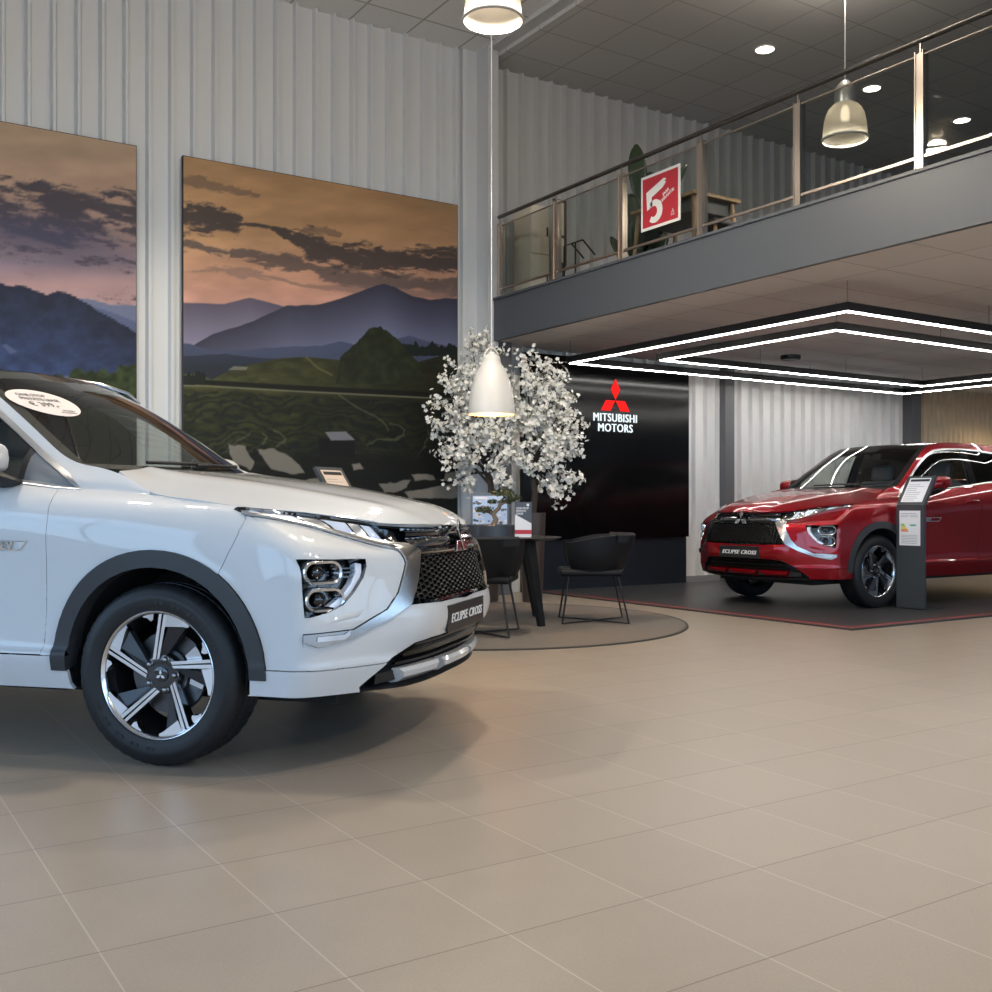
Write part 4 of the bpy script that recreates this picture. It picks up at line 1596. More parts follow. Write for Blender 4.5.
M['window_frame'] = mat('window_frame_grey', (0.08, 0.085, 0.09), 0.4)
M['black_metal'] = mat('black_powder_metal', (0.008, 0.008, 0.009), 0.4)
M['led'] = emit_mat('white_led_strip', (1.0, 0.97, 0.92), 44.0)
M['tail_red'] = mat('tail_lamp_red', (0.30, 0.0, 0.0), 0.2, coat=1.0)

def struct_box(name, lo, hi, m, bevel=0):
    b = MB()
    b.box2(lo, hi)
    return structure(b.obj(name, m, None, 0, bevel=bevel))

struct_box('floor', (X0 - .2, Y0 - .2, -.12), (X1 + .2, WALL_Y + .2, 0), M['floor'])
struct_box('ground_outside', (-60, -60, -.4), (60, 60, -.13), mat('asphalt', (0.20, 0.20, 0.20), 0.9))
struct_box('ceiling', (X0 - .2, Y0 - .2, HALL_Z), (6.28, WALL_Y + .2, HALL_Z + .15), M['ceil'])
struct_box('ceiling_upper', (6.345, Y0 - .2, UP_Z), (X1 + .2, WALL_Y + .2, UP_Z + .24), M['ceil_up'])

def ribbed(x0, x1, z0, z1, y, pitch=.208, rib=.056, depth=.058, phase=0.0):
    """profiled steel sheet standing on y, ribs towards the room"""
    prof = [(x0, 0)]
    k = math.ceil((x0 - phase) / pitch)
    while True:
        c = phase + k * pitch
        k += 1
        if c - rib / 2 < x0 + .005:
            continue
        if c + rib / 2 > x1 - .005:
            break
        prof += [(c - rib / 2, 0), (c - rib / 2 + .016, depth), (c + rib / 2 - .016, depth), (c + rib / 2, 0)]
    prof.append((x1, 0))
    b = MB()
    b.grid([[(x, y - d, z0), (x, y - d, z1)] for x, d in prof])
    b.box2((x0, y + .012, z0), (x1, y + .10, z1))
    return b

structure(ribbed(X0, 6.21, 0, HALL_Z, WALL_Y, phase=1.58).obj('wall_back', M['wall'], None, 20))
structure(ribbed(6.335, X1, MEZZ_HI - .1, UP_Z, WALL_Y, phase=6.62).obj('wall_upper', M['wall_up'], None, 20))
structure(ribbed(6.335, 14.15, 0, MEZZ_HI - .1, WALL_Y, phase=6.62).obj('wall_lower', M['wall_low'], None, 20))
structure(ribbed(14.15, X1, 0, MEZZ_HI - .1, WALL_Y - .02, pitch=.13, rib=.075, depth=.03, phase=14.2).obj('wall_oak', M['wood_wall'], None, 20))
b = MB()
b.box2((X1, Y0 - .2, -.1), (X1 + .2, WALL_Y + .2, UP_Z + .1))
structure(b.obj('wall_right', M['wall'], None, 0))

# glazed walls to the left and behind, where the daylight comes in
def glazed(name, n, a, bnd, z0, z1, axis, at):
    """wall of n window bays between a and b along an axis, standing at the other coordinate"""
    def q(u, w, z):
        return (u, at + w, z) if axis == 'x' else (at + w, u, z)
    def bx(mb, u0, u1, w0, w1, za, zb):
        lo, hi = q(u0, w0, za), q(u1, w1, zb)
        mb.box2(tuple(min(p, r) for p, r in zip(lo, hi)), tuple(max(p, r) for p, r in zip(lo, hi)))
    w = MB()
    bx(w, a, bnd, -.2, 0, -.1, z0)
    bx(w, a, bnd, -.2, 0, z1, HALL_Z + .1)
    bay = (bnd - a) / n
    for k in range(n + 1):
        c = a + k * bay
        bx(w, max(a, c - .15), min(bnd, c + .15), -.2, 0, z0, z1)
    structure(w.obj('wall_' + name, M['wall'], None, 0))
    for k in range(n):
        u0, u1 = a + k * bay + .15, a + (k + 1) * bay - .15
        win = bpy.data.objects.new('window_%d' % WIN[0], None)
        WIN[0] += 1
        COL.objects.link(win)
        structure(win)
        f = MB()
        t = .06
        for (p0, p1, r0, r1) in ((u0, u1, z0, z0 + t), (u0, u1, z1 - t, z1), (u0, u0 + t, z0, z1), (u1 - t, u1, z0, z1), ((u0 + u1) / 2 - t / 2, (u0 + u1) / 2 + t / 2, z0, z1), (u0, u1, z0 + 2.3, z0 + 2.3 + t)):
            bx(f, p0, p1, -.13, -.05, r0, r1)
        structure(f.obj('window_frame', M['window_frame'], win, 0))
        g = MB()
        bx(g, u0, u1, -.095, -.09, z0, z1)
        structure(g.obj('window_pane', M['window_glass'], win, 0))
        ld = bpy.data.lights.new('portal', 'AREA')
        ld.shape = 'RECTANGLE'
        ld.size, ld.size_y = u1 - u0, z1 - z0
        ld.cycles.is_portal = True
        lo = bpy.data.objects.new('window_portal', ld)
        COL.objects.link(lo)
        lo.location = q((u0 + u1) / 2, .03, (z0 + z1) / 2)
        lo.rotation_euler = (PI / 2, 0, 0) if axis == 'x' else (PI / 2, 0, -PI / 2)
WIN = [1]
glazed('behind', 5, X0, X1, .65, 4.7, 'x', Y0)  # out-of-view sills raised to cut low daylight under the car
glazed('left', 4, Y0, WALL_Y, .65, 4.7, 'y', X0)

# columns, beam, gallery
struct_box('column_main', (6.20, WALL_Y - .30, 0), (6.335, WALL_Y + .005, HALL_Z), M['steel_white'], .006)
b = MB()
b.box2((6.195, WALL_Y - .304, 0), (6.21, WALL_Y - .30, HALL_Z))
b.box2((6.02, WALL_Y - .06, 0), (6.21, WALL_Y + .01, HALL_Z))
structure(b.obj('trim_1', M['wall'], None, 0))
struct_box('beam', (6.205, Y0, 6.005), (6.355, WALL_Y - .005, 6.2), M['steel_white'])
for n, (a, c) in enumerate(((9.95, 10.12), (13.85, 14.08))):
    struct_box('column_%d' % (n + 2), (a, WALL_Y - .16, 0), (c, WALL_Y + .005, MEZZ_LO), M['steel_grey'], .006)
struct_box('column_dark', (6.35, WALL_Y - .27, 0), (6.53, WALL_Y - .03, MEZZ_LO), M['steel_grey'], .006)
struct_box('slab', (MEZZ_X + .02, Y0, MEZZ_LO + .012), (X1, WALL_Y, MEZZ_HI - .03), M['deck'])
struct_box('ceiling_lower', (MEZZ_X + .02, Y0, MEZZ_LO), (X1, WALL_Y, MEZZ_LO + .012), M['ceil_low'])
b = MB()
b.box2((MEZZ_X - .03, Y0, MEZZ_LO - .012), (MEZZ_X + .02, WALL_Y - .30, MEZZ_HI))
b.box2((MEZZ_X - .045, Y0, MEZZ_HI), (MEZZ_X + .10, WALL_Y - .30, MEZZ_HI + .025))
structure(b.obj('fascia', M['fascia'], None, 0))
structure(b and MB().box2((7.0, WALL_Y - .075, 0), (14.1, WALL_Y - .035, .09)).obj('baseboard_back', M['skirting'], None, 0))
struct_box('baseboard_left', (X0, WALL_Y - .05, 0), (6.0, WALL_Y - .035, .12), M['skirting'])

# ------------------------------------------------------------------ wall posters
def fbm(x, y, octv=5, seed=0, lac=2.0, gain=0.5):
    r = np.random.RandomState(seed)
    tab = r.rand(256, 256)
    out = np.zeros_like(x, float)
    amp, tot, f = 1.0, 0.0, 1.0
    for o in range(octv):
        xx, yy = x * f + 17.3 * o, y * f + 9.1 * o
        xi, yi = np.floor(xx).astype(int), np.floor(yy).astype(int)
        tx, ty = xx - xi, yy - yi
        tx, ty = tx * tx * (3 - 2 * tx), ty * ty * (3 - 2 * ty)
        g = lambda a, c: tab[a % 256, c % 256]
        v = (g(xi, yi) * (1 - tx) + g(xi + 1, yi) * tx) * (1 - ty) + (g(xi, yi + 1) * (1 - tx) + g(xi + 1, yi + 1) * tx) * ty
        out += amp * v
        tot += amp
        amp *= gain
        f *= lac
    return out / tot

def sstep(a, b, x):
    t = np.clip((x - a) / (b - a), 0, 1)
    return t * t * (3 - 2 * t)

def ramp(y, stops):
    ys = [s[0] for s in stops]
    return np.stack([np.interp(y, ys, [s[1][k] for s in stops]) for k in range(3)], -1)

def over(base, col, a):
    return base * (1 - a[..., None]) + np.asarray(col, float) * a[..., None]

def poly_line(x, pts):
    return np.interp(x, [p[0] for p in pts], [p[1] for p in pts])

def seg_dist(x, y, pts):
    d = np.full_like(x, 1e9)
    for (ax, ay), (bx, by) in zip(pts[:-1], pts[1:]):
        dx, dy = bx - ax, by - ay
        t = np.clip(((x - ax) * dx + (y - ay) * dy) / (dx * dx + dy * dy), 0, 1)
        d = np.minimum(d, np.hypot(x - ax - t * dx, y - ay - t * dy))
    return d

def quad_mask(x, y, pts, soft=.8):
    """inside of a convex polygon (any order round), soft edge"""
    n = len(pts)
    area = sum(pts[i][0] * pts[(i + 1) % n][1] - pts[(i + 1) % n][0] * pts[i][1] for i in range(n))
    s = 1 if area > 0 else -1
    m = np.full_like(x, 1e9)
    for i in range(n):
        (ax, ay), (bx, by) = pts[i], pts[(i + 1) % n]
        L = math.hypot(bx - ax, by - ay)
        m = np.minimum(m, s * ((bx - ax) * (y - ay) - (by - ay) * (x - ax)) / L)
    return np.clip(m / soft + .5, 0, 1)

def picture_east(s, t):
    """the valley print: s across (0..276), t down (155..) in drawing units; 8-bit colours"""
    x, y = s, t
    # drawing slopes a little; straighten is already done by the caller
    c = ramp(y, [(150, (150, 112, 72)), (190, (163, 121, 78)), (235, (176, 130, 86)), (270, (182, 130, 100)), (305, (176, 125, 110))])
    w = fbm(x / 42, y / 13, 5, 3)
    c *= (0.86 + 0.28 * w)[..., None]
    c *= (1.04 - .0006 * (x - 180))[..., None]
    # cloud banks
    def bank(pts, half, seed, dens, colr, th=.5):
        nonlocal c
        mid = poly_line(x, [(p[0], p[1]) for p in pts])
        hw = poly_line(x, [(p[0], p[2]) for p in pts])
        wx = (fbm(x / 12, y / 8, 4, seed + 40) - .5) * 16
        n = fbm((x + wx) / 14, (y + wx * .35) / 4.6, 6, seed, 2.1, .58)
        prof = 1 - np.abs(y - mid) / np.maximum(hw, .1)
        a = sstep(-.05, .62, prof * 1.15 + (n - .50) * 2.5) * sstep(.2, 2.2, hw) * dens
        c = over(c, colr, np.clip(a, 0, 1))
    bank([(170, 218, 15), (200, 217, 16), (235, 223, 11), (246, 224, 3), (270, 227, 3), (290, 236, 6), (312, 246, 16), (335, 255, 17), (370, 262, 18), (400, 262, 16), (430, 262, 15), (470, 262, 15)], 1, 11, .88, (58, 50, 50))
    bank([(170, 244, 9), (195, 243, 7), (208, 250, 4), (240, 254, 6), (285, 262, 10), (310, 266, 5), (330, 275, 9), (370, 283, 8), (410, 283, 9), (470, 288, 11)], 1, 12, .75, (72, 62, 62))
    bank([(170, 180, 5), (200, 182, 6), (225, 188, 6), (258, 195, 3), (262, 195, 0), (300, 230, 0), (304, 230, 3), (330, 232, 5), (340, 234, 3), (344, 234, 0), (470, 234, 0)], 1, 13, .62, (98, 76, 62))
    bank([(190, 272, 1), (215, 270, 4), (245, 272, 6), (275, 278, 3), (300, 285, 2), (340, 288, 4), (380, 292, 5), (470, 294, 4)], 1, 14, .55, (110, 86, 80))
    grey = c.mean(-1, keepdims=True)
    c = c * .80 + grey * np.array((.205, .200, .195))
    # ridges, far to near
    def ridge(pts, top, bot, depth, rough=1.2, seed=5):
        nonlocal c
        e = poly_line(x, pts) + (fbm(x / 9, x * 0 + seed, 4, seed) - .5) * rough * 2
        k = np.clip((y - e) / depth, 0, 1)[..., None]
        colr = np.array(top) * (1 - k) + np.array(bot) * k
        a = np.clip(y - e + .5, 0, 1)[..., None]
        c = c * (1 - a) + colr * a
    ridge([(170, 303), (184, 303), (224, 304), (236, 301), (250, 298), (262, 301), (286, 307), (470, 330)], (74, 70, 84), (112, 108, 128), 40, .6, 5)
    ridge([(170, 350), (194, 345), (212, 334), (240, 326), (255, 320), (286, 306), (321, 304), (340, 299), (352, 294), (378, 285), (384, 284), (394, 287), (412, 296), (430, 300), (444, 298), (470, 300)], (46, 46, 60), (96, 102, 128), 62, .7, 6)
    ridge([(170, 343), (190, 344), (215, 351), (245, 350), (280, 347), (320, 346), (340, 341), (360, 346), (410, 336), (430, 342), (470, 352)], (58, 64, 86), (50, 58, 78), 22, .8, 7)
    ridge([(170, 357), (200, 355), (225, 354), (250, 357), (300, 360), (350, 362), (470, 366)], (38, 44, 58), (30, 36, 44), 15, .8, 8)
    # valley floor
    g = fbm(x / 14, y / 5, 5, 21)
    green = np.stack([30 + 40 * g, 33 + 38 * g, 20 + 18 * g], -1) * (1.12 - .0030 * np.clip(x - 215, 0, 260))[..., None]
    e = poly_line(x, [(170, 374), (200, 374), (212, 380), (222, 374), (232, 370), (249, 365), (282, 358), (306, 357), (340, 360), (395, 362), (418, 362), (440, 356), (470, 356)])
    a = np.clip(y - e + .5, 0, 1)
    c = c * (1 - a[..., None]) + green * a[..., None]
    d = seg_dist(x, y, [(306, 357), (318, 368), (332, 375)])
    c = over(c, (84, 84, 52), np.clip(1.6 - d, 0, 1) * .6)
    c = over(c, (104, 104, 96), quad_mask(x, y, [(228, 370), (234, 366), (248, 367), (246, 370)]) * .8)
    # tree line left and right
    for x0, x1, yb, hmax, sd in ((170, 206, 381, 18, 31), (402, 470, 352, 17, 32)):
        n = fbm(x / 4.2, x * 0 + 3.3, 3, sd)
        h = yb - hmax * (0.30 + 0.9 * np.abs(n - .35))
        a = np.clip(y - h, 0, 1) * (y < yb + 4) * (x > x0) * (x < x1)
        c = over(c, (16, 22, 18), a * .95)
    # the wooded mound
    e = poly_line(x, [(330, 420), (337, 378), (340, 357), (352, 347), (358, 341), (369, 329), (376, 327), (382, 328), (391, 334), (400, 342), (418, 362), (424, 380), (430, 420)]) + (fbm(x / 4, x * 0 + 2, 3, 41) - .5) * 3.2
    a = np.clip(y - e + .5, 0, 1) * (y < 384)
    m = fbm(x / 6, y / 6, 4, 42)
    c = c * (1 - a[..., None]) + np.stack([16 + 22 * m, 19 + 24 * m, 11 + 12 * m], -1) * a[..., None]
    # road and the dark bank above it
    ry = poly_line(x, [(170, 385.5), (206, 386), (290, 391), (350, 394), (430, 398), (470, 400)])
    c = over(c, (10, 11, 8), (np.clip(y - (ry - 6.5), 0, 1) * np.clip(ry - .6 - y, 0, 1)) * (x > 205) * .92)
    c = over(c, (104, 104, 88), np.clip(1.2 - np.abs(y - ry), 0, 1) * .75)
    # terraces: contour lines of a warped height field
    lo = np.clip((y - ry - 2) / 4, 0, 1)
    hgt = y / 9.5 + 4.2 * fbm(x / 30, y / 15, 5, 51) + .4 * np.sin(x / 17)
    fr = np.abs((hgt % 1) - .5) * 2
    terr = np.stack([17 + 46 * g * (1 - fr ** 2), 21 + 46 * g * (1 - fr ** 2), 13 + 18 * g], -1) * (1.0 - .0018 * np.clip(x - 182, 0, 280))[..., None]
    c = c * (1 - lo[..., None]) + terr * lo[..., None]
    for pts in ([(222, 455), (230, 448), (238, 441), (247, 436), (250, 433)], [(250, 452), (258, 447), (264, 441), (266, 436), (262, 433)], [(276, 447), (283, 443), (285, 438), (281, 434), (274, 431)], [(366, 444), (380, 440), (394, 439), (403, 435), (405, 430), (400, 426), (390, 424)], [(418, 458), (421, 450), (426, 444), (430, 436), (427, 430)], [(338, 394), (348, 401), (360, 409), (372, 414), (384, 423), (388, 430)]):
        wob = (fbm(x / 7, y / 7, 3, 77) - .5) * 5
        c = over(c, (84, 86, 64), np.clip(1.4 - seg_dist(x + wob, y + wob, pts), 0, 1) * .5)
    dk = sstep(444, 466, y + (fbm(x / 16, y / 8, 4, 61) - .5) * 26)
    c = over(c, (9, 11, 8), dk * .85)
    # flooded fields mirror the sky
    for pts in ([(257, 450), (276, 449), (292, 458), (306, 472), (292, 474), (270, 470)], [(228, 444), (246, 446), (254, 462), (250, 470), (232, 462)], [(352, 464), (360, 463), (364, 468), (354, 470)], [(378, 484), (412, 480), (408, 489), (384, 494)], [(404, 492), (458, 484), (470, 488), (470, 498), (410, 499)], [(444, 473), (470, 470), (470, 480), (446, 481)], [(300, 480), (330, 478), (350, 490), (340, 500), (306, 496)], [(240, 480), (282, 482), (292, 500), (250, 505)], [(412, 475), (432, 474), (436, 480), (416, 481)], [(196, 470), (226, 468), (232, 482), (200, 488)]):
        wv = (fbm(x / 11, y / 11, 3, 71) - .5) * 5
        c = over(c, np.array((106, 103, 96)), quad_mask(x + wv, y + (fbm(x / 9, y / 9, 3, 72) - .5) * 4, pts, 1.4) * .9)
    # hut
    c = over(c, (9, 9, 10), quad_mask(x, y, [(319, 438), (355, 442), (355, 458), (319, 454)]))
    c = over(c, (96, 96, 102), quad_mask(x, y, [(325, 432), (346, 431.5), (355, 440), (331, 440.5)]))
    return c

def picture_west(s, t):
    x, y = s, t
    c = ramp(y, [(60, (150, 128, 104)), (150, (152, 130, 108)), (185, (160, 132, 112)), (225, (150, 122, 108)), (262, (112, 100, 112)), (284, (150, 122, 122)), (310, (148, 122, 124))])
    c *= (0.9 + .2 * fbm(x / 40, y / 14, 5, 4))[..., None]
    wx = (fbm(x / 15, y / 9, 4, 91) - .5) * 22
    n = fbm((x + wx) / 30, (y - .12 * x + wx * .25) / 7, 6, 15, 2.1, .56)
    slope = y - .10 * (x - 70)
    a = sstep(.44, .66, n + .16 * np.exp(-((slope - 205) / 34) ** 2) - .10 * np.exp(-((slope - 250) / 8) ** 2) - .2 * sstep(250, 282, slope) - .45 * (1 - sstep(172, 196, slope)))
    c = over(c, (58, 54, 62), a * .9)
    a = np.exp(-((slope - 238) / 20) ** 2) * (1 - sstep(60, 150, x)) * .75
    c = over(c, (62, 62, 84), a)
    e = poly_line(x, [(-900, 296), (88, 298), (110, 304), (137, 305), (150, 306)])
    c = over(c, (92, 98, 122), np.clip(y - e, 0, 1))
    e = poly_line(x, [(-300, 330), (60, 300), (100, 308), (118, 314), (137, 322), (150, 326)])
    c = over(c, (72, 82, 110), np.clip(y - e, 0, 1))
    e = poly_line(x, [(-420, 350), (-300, 320), (-160, 330), (-60, 300), (0, 283), (12, 286), (21, 285), (35, 290), (47, 295), (58, 291), (66, 293), (76, 297), (97, 310), (117, 321), (137, 333), (150, 340)]) + (fbm(x / 7, x * 0 + 1, 4, 16) - .5) * 3
    k = np.clip((y - e) / 85, 0, 1)[..., None]
    m = fbm(x / 12, y / 9, 5, 17)[..., None]
    col = (np.array((24, 30, 48)) * (1 - k) + np.array((44, 58, 92)) * k) * (.72 + .56 * m)
    a = np.clip(y - e + .5, 0, 1)[..., None]
    c = c * (1 - a) + col * a
    c = over(c, (96, 112, 140), quad_mask(x, y, [(2, 345), (6, 344), (18, 352), (10, 354)], 2) * .5)
    c = over(c, (110, 118, 134), quad_mask(x, y, [(50, 382), (66, 376), (80, 378), (70, 384)], 2) * .7)
    h = 382 - 16 * np.abs(fbm(x / 6, x * 0 + 4, 4, 18)) - .10 * (x - 70)
    a = np.clip(y - h, 0, 1)
    t2 = fbm(x / 6, y / 5, 4, 19)[..., None]
    c = c * (1 - a[..., None]) + np.array((44, 56, 28)) * (.3 + 1.1 * t2) * a[..., None]
    c = over(c, (10, 13, 12), sstep(398, 420, y) * .7)
    return c

def poster(name, label, xa, xb, za, zb, fn, nx, nz, gain=1.0):
    root = thing(name, label, 'poster', ((xa + xb) / 2, WALL_Y - .05, za))
    ox = (xa + xb) / 2
    y = WALL_Y - .062
    X, Z = np.meshgrid(np.linspace(xa, xb, nx), np.linspace(za, zb, nz), indexing='ij')
    # drawing units: where a point of the wall falls on the artist's sheet
    r = CR[0] * X + CR[1] * y
    d = CF[0] * X + CF[1] * y
    s = 496 + 1050 * r / d
    t = 505 - 1050 * (Z - 1) / d
    c = np.clip(fn(s, t) * gain, 0, 255) / 255
    lin = np.where(c <= .04045, c / 12.92, ((c + .055) / 1.055) ** 2.4)
    idx = np.arange(nx * nz).reshape(nx, nz)
    quads = np.stack([idx[:-1, :-1], idx[1:, :-1], idx[1:, 1:], idx[:-1, 1:]], -1).reshape(-1, 4)
    me = bpy.data.meshes.new('print')
    co = np.stack([X - ox, np.full_like(X, -.0125), Z - za], -1).reshape(-1, 3)
    me.from_pydata(co.tolist(), [], quads.tolist())
    at = me.color_attributes.new('ink', 'FLOAT_COLOR', 'POINT')
    at.data.foreach_set('color', np.concatenate([lin.reshape(-1, 3), np.ones((nx * nz, 1))], 1).ravel())
    me.materials.append(M['print'])
    put('print', me, root)
    f = MB()
    f.box2((xa - ox - .006, -.012, -.006), (xb - ox + .006, .03, zb - za + .006))
    f.obj('backing_board', M['black_matt'], root, 0)
    return root

m = mat('printed_poster', (.5, .5, .5), .55, spec=.25)
n = m.node_tree.nodes.new('ShaderNodeVertexColor')
n.layer_name = 'ink'
m.node_tree.links.new(n.outputs['Color'], m.node_tree.nodes['Principled BSDF'].inputs['Base Color'])
M['print'] = m
poster('wall_poster', 'large sunset poster of a dark blue mountain above the white car roof', -.53, 2.492, .78, 4.312, picture_west, 260, 230, 1.16)
poster('wall_poster', 'large sunset poster of green rice terraces and a hut behind the bonnet', 2.93, 5.945, .78, 4.302, picture_east, 420, 420, 1.18)
# ------------------------------------------------------------------ cars in place
white_car, screen_obj, SCREEN = build_car('white SUV with a round price sticker on its windscreen')
def heading(t, s):
    """direction in plan: t below the picture plane, s=+1 to the right, -1 to the left"""
    c, n = math.cos(math.radians(t)) * s, -math.sin(math.radians(t))
    return math.atan2(CR[1] * c + CF[1] * n, CR[0] * c + CF[0] * n)
PLAT_Z = .016
p = plan(-1.060, 4.838)
white_car.location = (p[0], p[1], 0)
white_car.rotation_euler[2] = heading(15.5, 1)
red_car = copy_tree(white_car, None, {'white_pearl_paint': M['red_paint']})
p = plan(3.18, 10.751)
red_car.location = (p[0], p[1], PLAT_Z)
red_car.rotation_euler[2] = heading(32.6, -1)
red_car['label'] = 'red SUV with black roof parked on the dark platform'
for ch in list(red_car.children):
    if ch.name.startswith('roof_rail'):
        bpy.data.objects.remove(ch, do_unlink=True)
# round price sticker inside the white car's windscreen (nearside top corner)
def screen_at(y, z, off):
    u, v = SCREEN.inv((None, abs(y), z))
    P, N = SCREEN.ev([u], [v])
    s = 1 if y >= 0 else -1
    return Vector((P[0][0], P[0][1] * s, P[0][2])) + Vector((N[0][0], N[0][1] * s, N[0][2])) * off
def on_screen(me, yc, zc, off):
    for v in me.vertices:
        v.co = screen_at(yc + v.co.x, zc + v.co.y, off + v.co.z)
b = MB()
rings = []
for k in range(5):
    f = k / 4
    rings.append([screen_at(-.455 + .143 * f * math.cos(2 * PI * i / 40), 1.447 + .061 * f * math.sin(2 * PI * i / 40), .0035) for i in range(40)])
b.grid([[rings[j][i] for j in range(5)] for i in range(40)], close_u=True)
stk = b.obj('price_sticker', M['pale_paper'], screen_obj, 60)
for body, size, dx, dy in (('ONE STOP', .024, -.02, .032), ('PRIVATE LEASE', .024, -.005, .013), ('\u20ac 399,-', .040, -.02, -.012), ('PER MAAND', .010, .06, -.034), ('FULL OPERATIONAL', .008, .05, -.044)):
    me = text_mesh('sticker_lettering', body, size, bold=.0006)
    me.transform(Matrix.Diagonal((1.05, .68, 1, 1)))
    me.transform(Matrix.Translation((dx, dy, 0)))
    on_screen(me, -.457, 1.447, .0048)
    me.materials.append(M['grey_ink'])
    put('sticker_lettering', me, stk)
# badge letters on both cars' front doors
for car in (white_car, red_car):
    for d in car.children:
        if not d.name.startswith('front_door'):
            continue
        for q in d.children:
            if q.name.startswith('badge'):
                vs = [v.co for v in q.data.vertices]
                s = 1 if vs[0].y > 0 else -1
                c = sum(vs, Vector()) / len(vs)
                ext = max(v.x for v in vs)
                F = frame((ext - .135, c.y + s * .001, c.z - .001), (-s, 0, 0), (0, 0, 1))
                text_obj('badge_lettering', 'PHEV', .046, M['chrome'], F, q, extrude=.003, spacing=1.25, fat=.002)

# ------------------------------------------------------------------ platform, carpet
M['platform'] = mat('anthracite_floor', (0.042, 0.042, 0.045), 0.38, mottle=.12, mottle_scale=4)
M['red_line'] = mat('red_inlay', (0.60, 0.06, 0.05), 0.4)
t = thing('display_platform', 'low dark square platform with a thin red edge line under the red car', 'platform', (6.92, 5.46, 0))
b = MB(); b.box2((0, 0, 0), (10.4, 4.41, PLAT_Z)); b.obj('platform_top', M['platform'], t, 0, bevel=.003)
b = MB()
for lo, hi in (((.05, .05), (10.3, .078)), ((.05, .078), (.078, 4.36))):
    b.box2((lo[0], lo[1], PLAT_Z - .004), (hi[0], hi[1], PLAT_Z + .0012))
b.obj('edge_line', M['red_line'], t, 0)
M['carpet'] = mat('taupe_carpet', (0.150, 0.130, 0.112), 0.95, bump=.6, bump_scale=350, mottle=.10, mottle_scale=12)
M['carpet_edge'] = mat('carpet_binding', (0.05, 0.045, 0.04), 0.9)
t = thing('round_carpet', 'round taupe carpet under the black table and chairs', 'carpet', (4.757, 7.57, 0))
b = MB(); b.lathe([(0, .010), (1.725, .010), (1.725, .0)], 128); b.obj('carpet_pile', M['carpet'], t, 30)
b = MB(); b.lathe([(1.722, 0), (1.722, .0115), (1.742, .0105), (1.745, 0)], 128); b.obj('carpet_binding', M['carpet_edge'], t, 30)

# ------------------------------------------------------------------ table, chairs, table-top things
M['black_wood'] = mat('black_stained_wood', (0.008, 0.008, 0.0085), 0.42, spec=.3, mottle=.3, mottle_scale=20)
M['chair_shell'] = mat('black_leather', (0.006, 0.0065, 0.008), 0.5, spec=.25, bump=.15, bump_scale=400)
M['pad'] = mat('charcoal_felt', (0.011, 0.012, 0.015), 0.8)
TX, TY = plan(.0, 8.95)
TT = .728
t = thing('round_table', 'black round table with tapered legs on the carpet', 'table', (TX, TY, .0105), YAW * 0)
b = MB(); b.lathe([(0, TT - .034), (.50, TT - .034), (.555, TT - .014), (.560, TT - .011), (.557, TT - .0105), (0, TT - .0105)], 96)
b.obj('table_top', M['black_wood'], t, 30)
b = MB(); b.lathe([(0, TT - .06), (.34, TT - .06), (.35, TT - .034), (0, TT - .034)], 48); b.obj('apron', M['black_wood'], t, 30)
for k in range(4):
    # legs stand towards the four diagonals seen from the hall
    r, d = ((.37, -.38), (.36, .38), (-.37, -.38), (-.36, .38))[k]
    f = Vector((CR[0] * r + CF[0] * d, CR[1] * r + CF[1] * d, 0))
    top = f * .72
    rad = f.normalized()
    b = MB()
    P = []
    side = Vector((-rad.y, rad.x, 0))
    for z, w, th in ((0, .026, .022), (.35, .036, .028), (TT - .045, .052, .036)):
        c = f + (top - f) * (z / (TT - .045)) + Vector((0, 0, z))
        P.append([c + side * w - rad * th, c + side * w + rad * th, c - side * w + rad * th, c - side * w - rad * th, c + side * w - rad * th])
    b.grid(P)
    b.add(P[0][:4], [(0, 1, 2, 3)])
    b.add(P[-1][:4], [(3, 2, 1, 0)])
    b.obj('leg', M['black_wood'], t, 30)

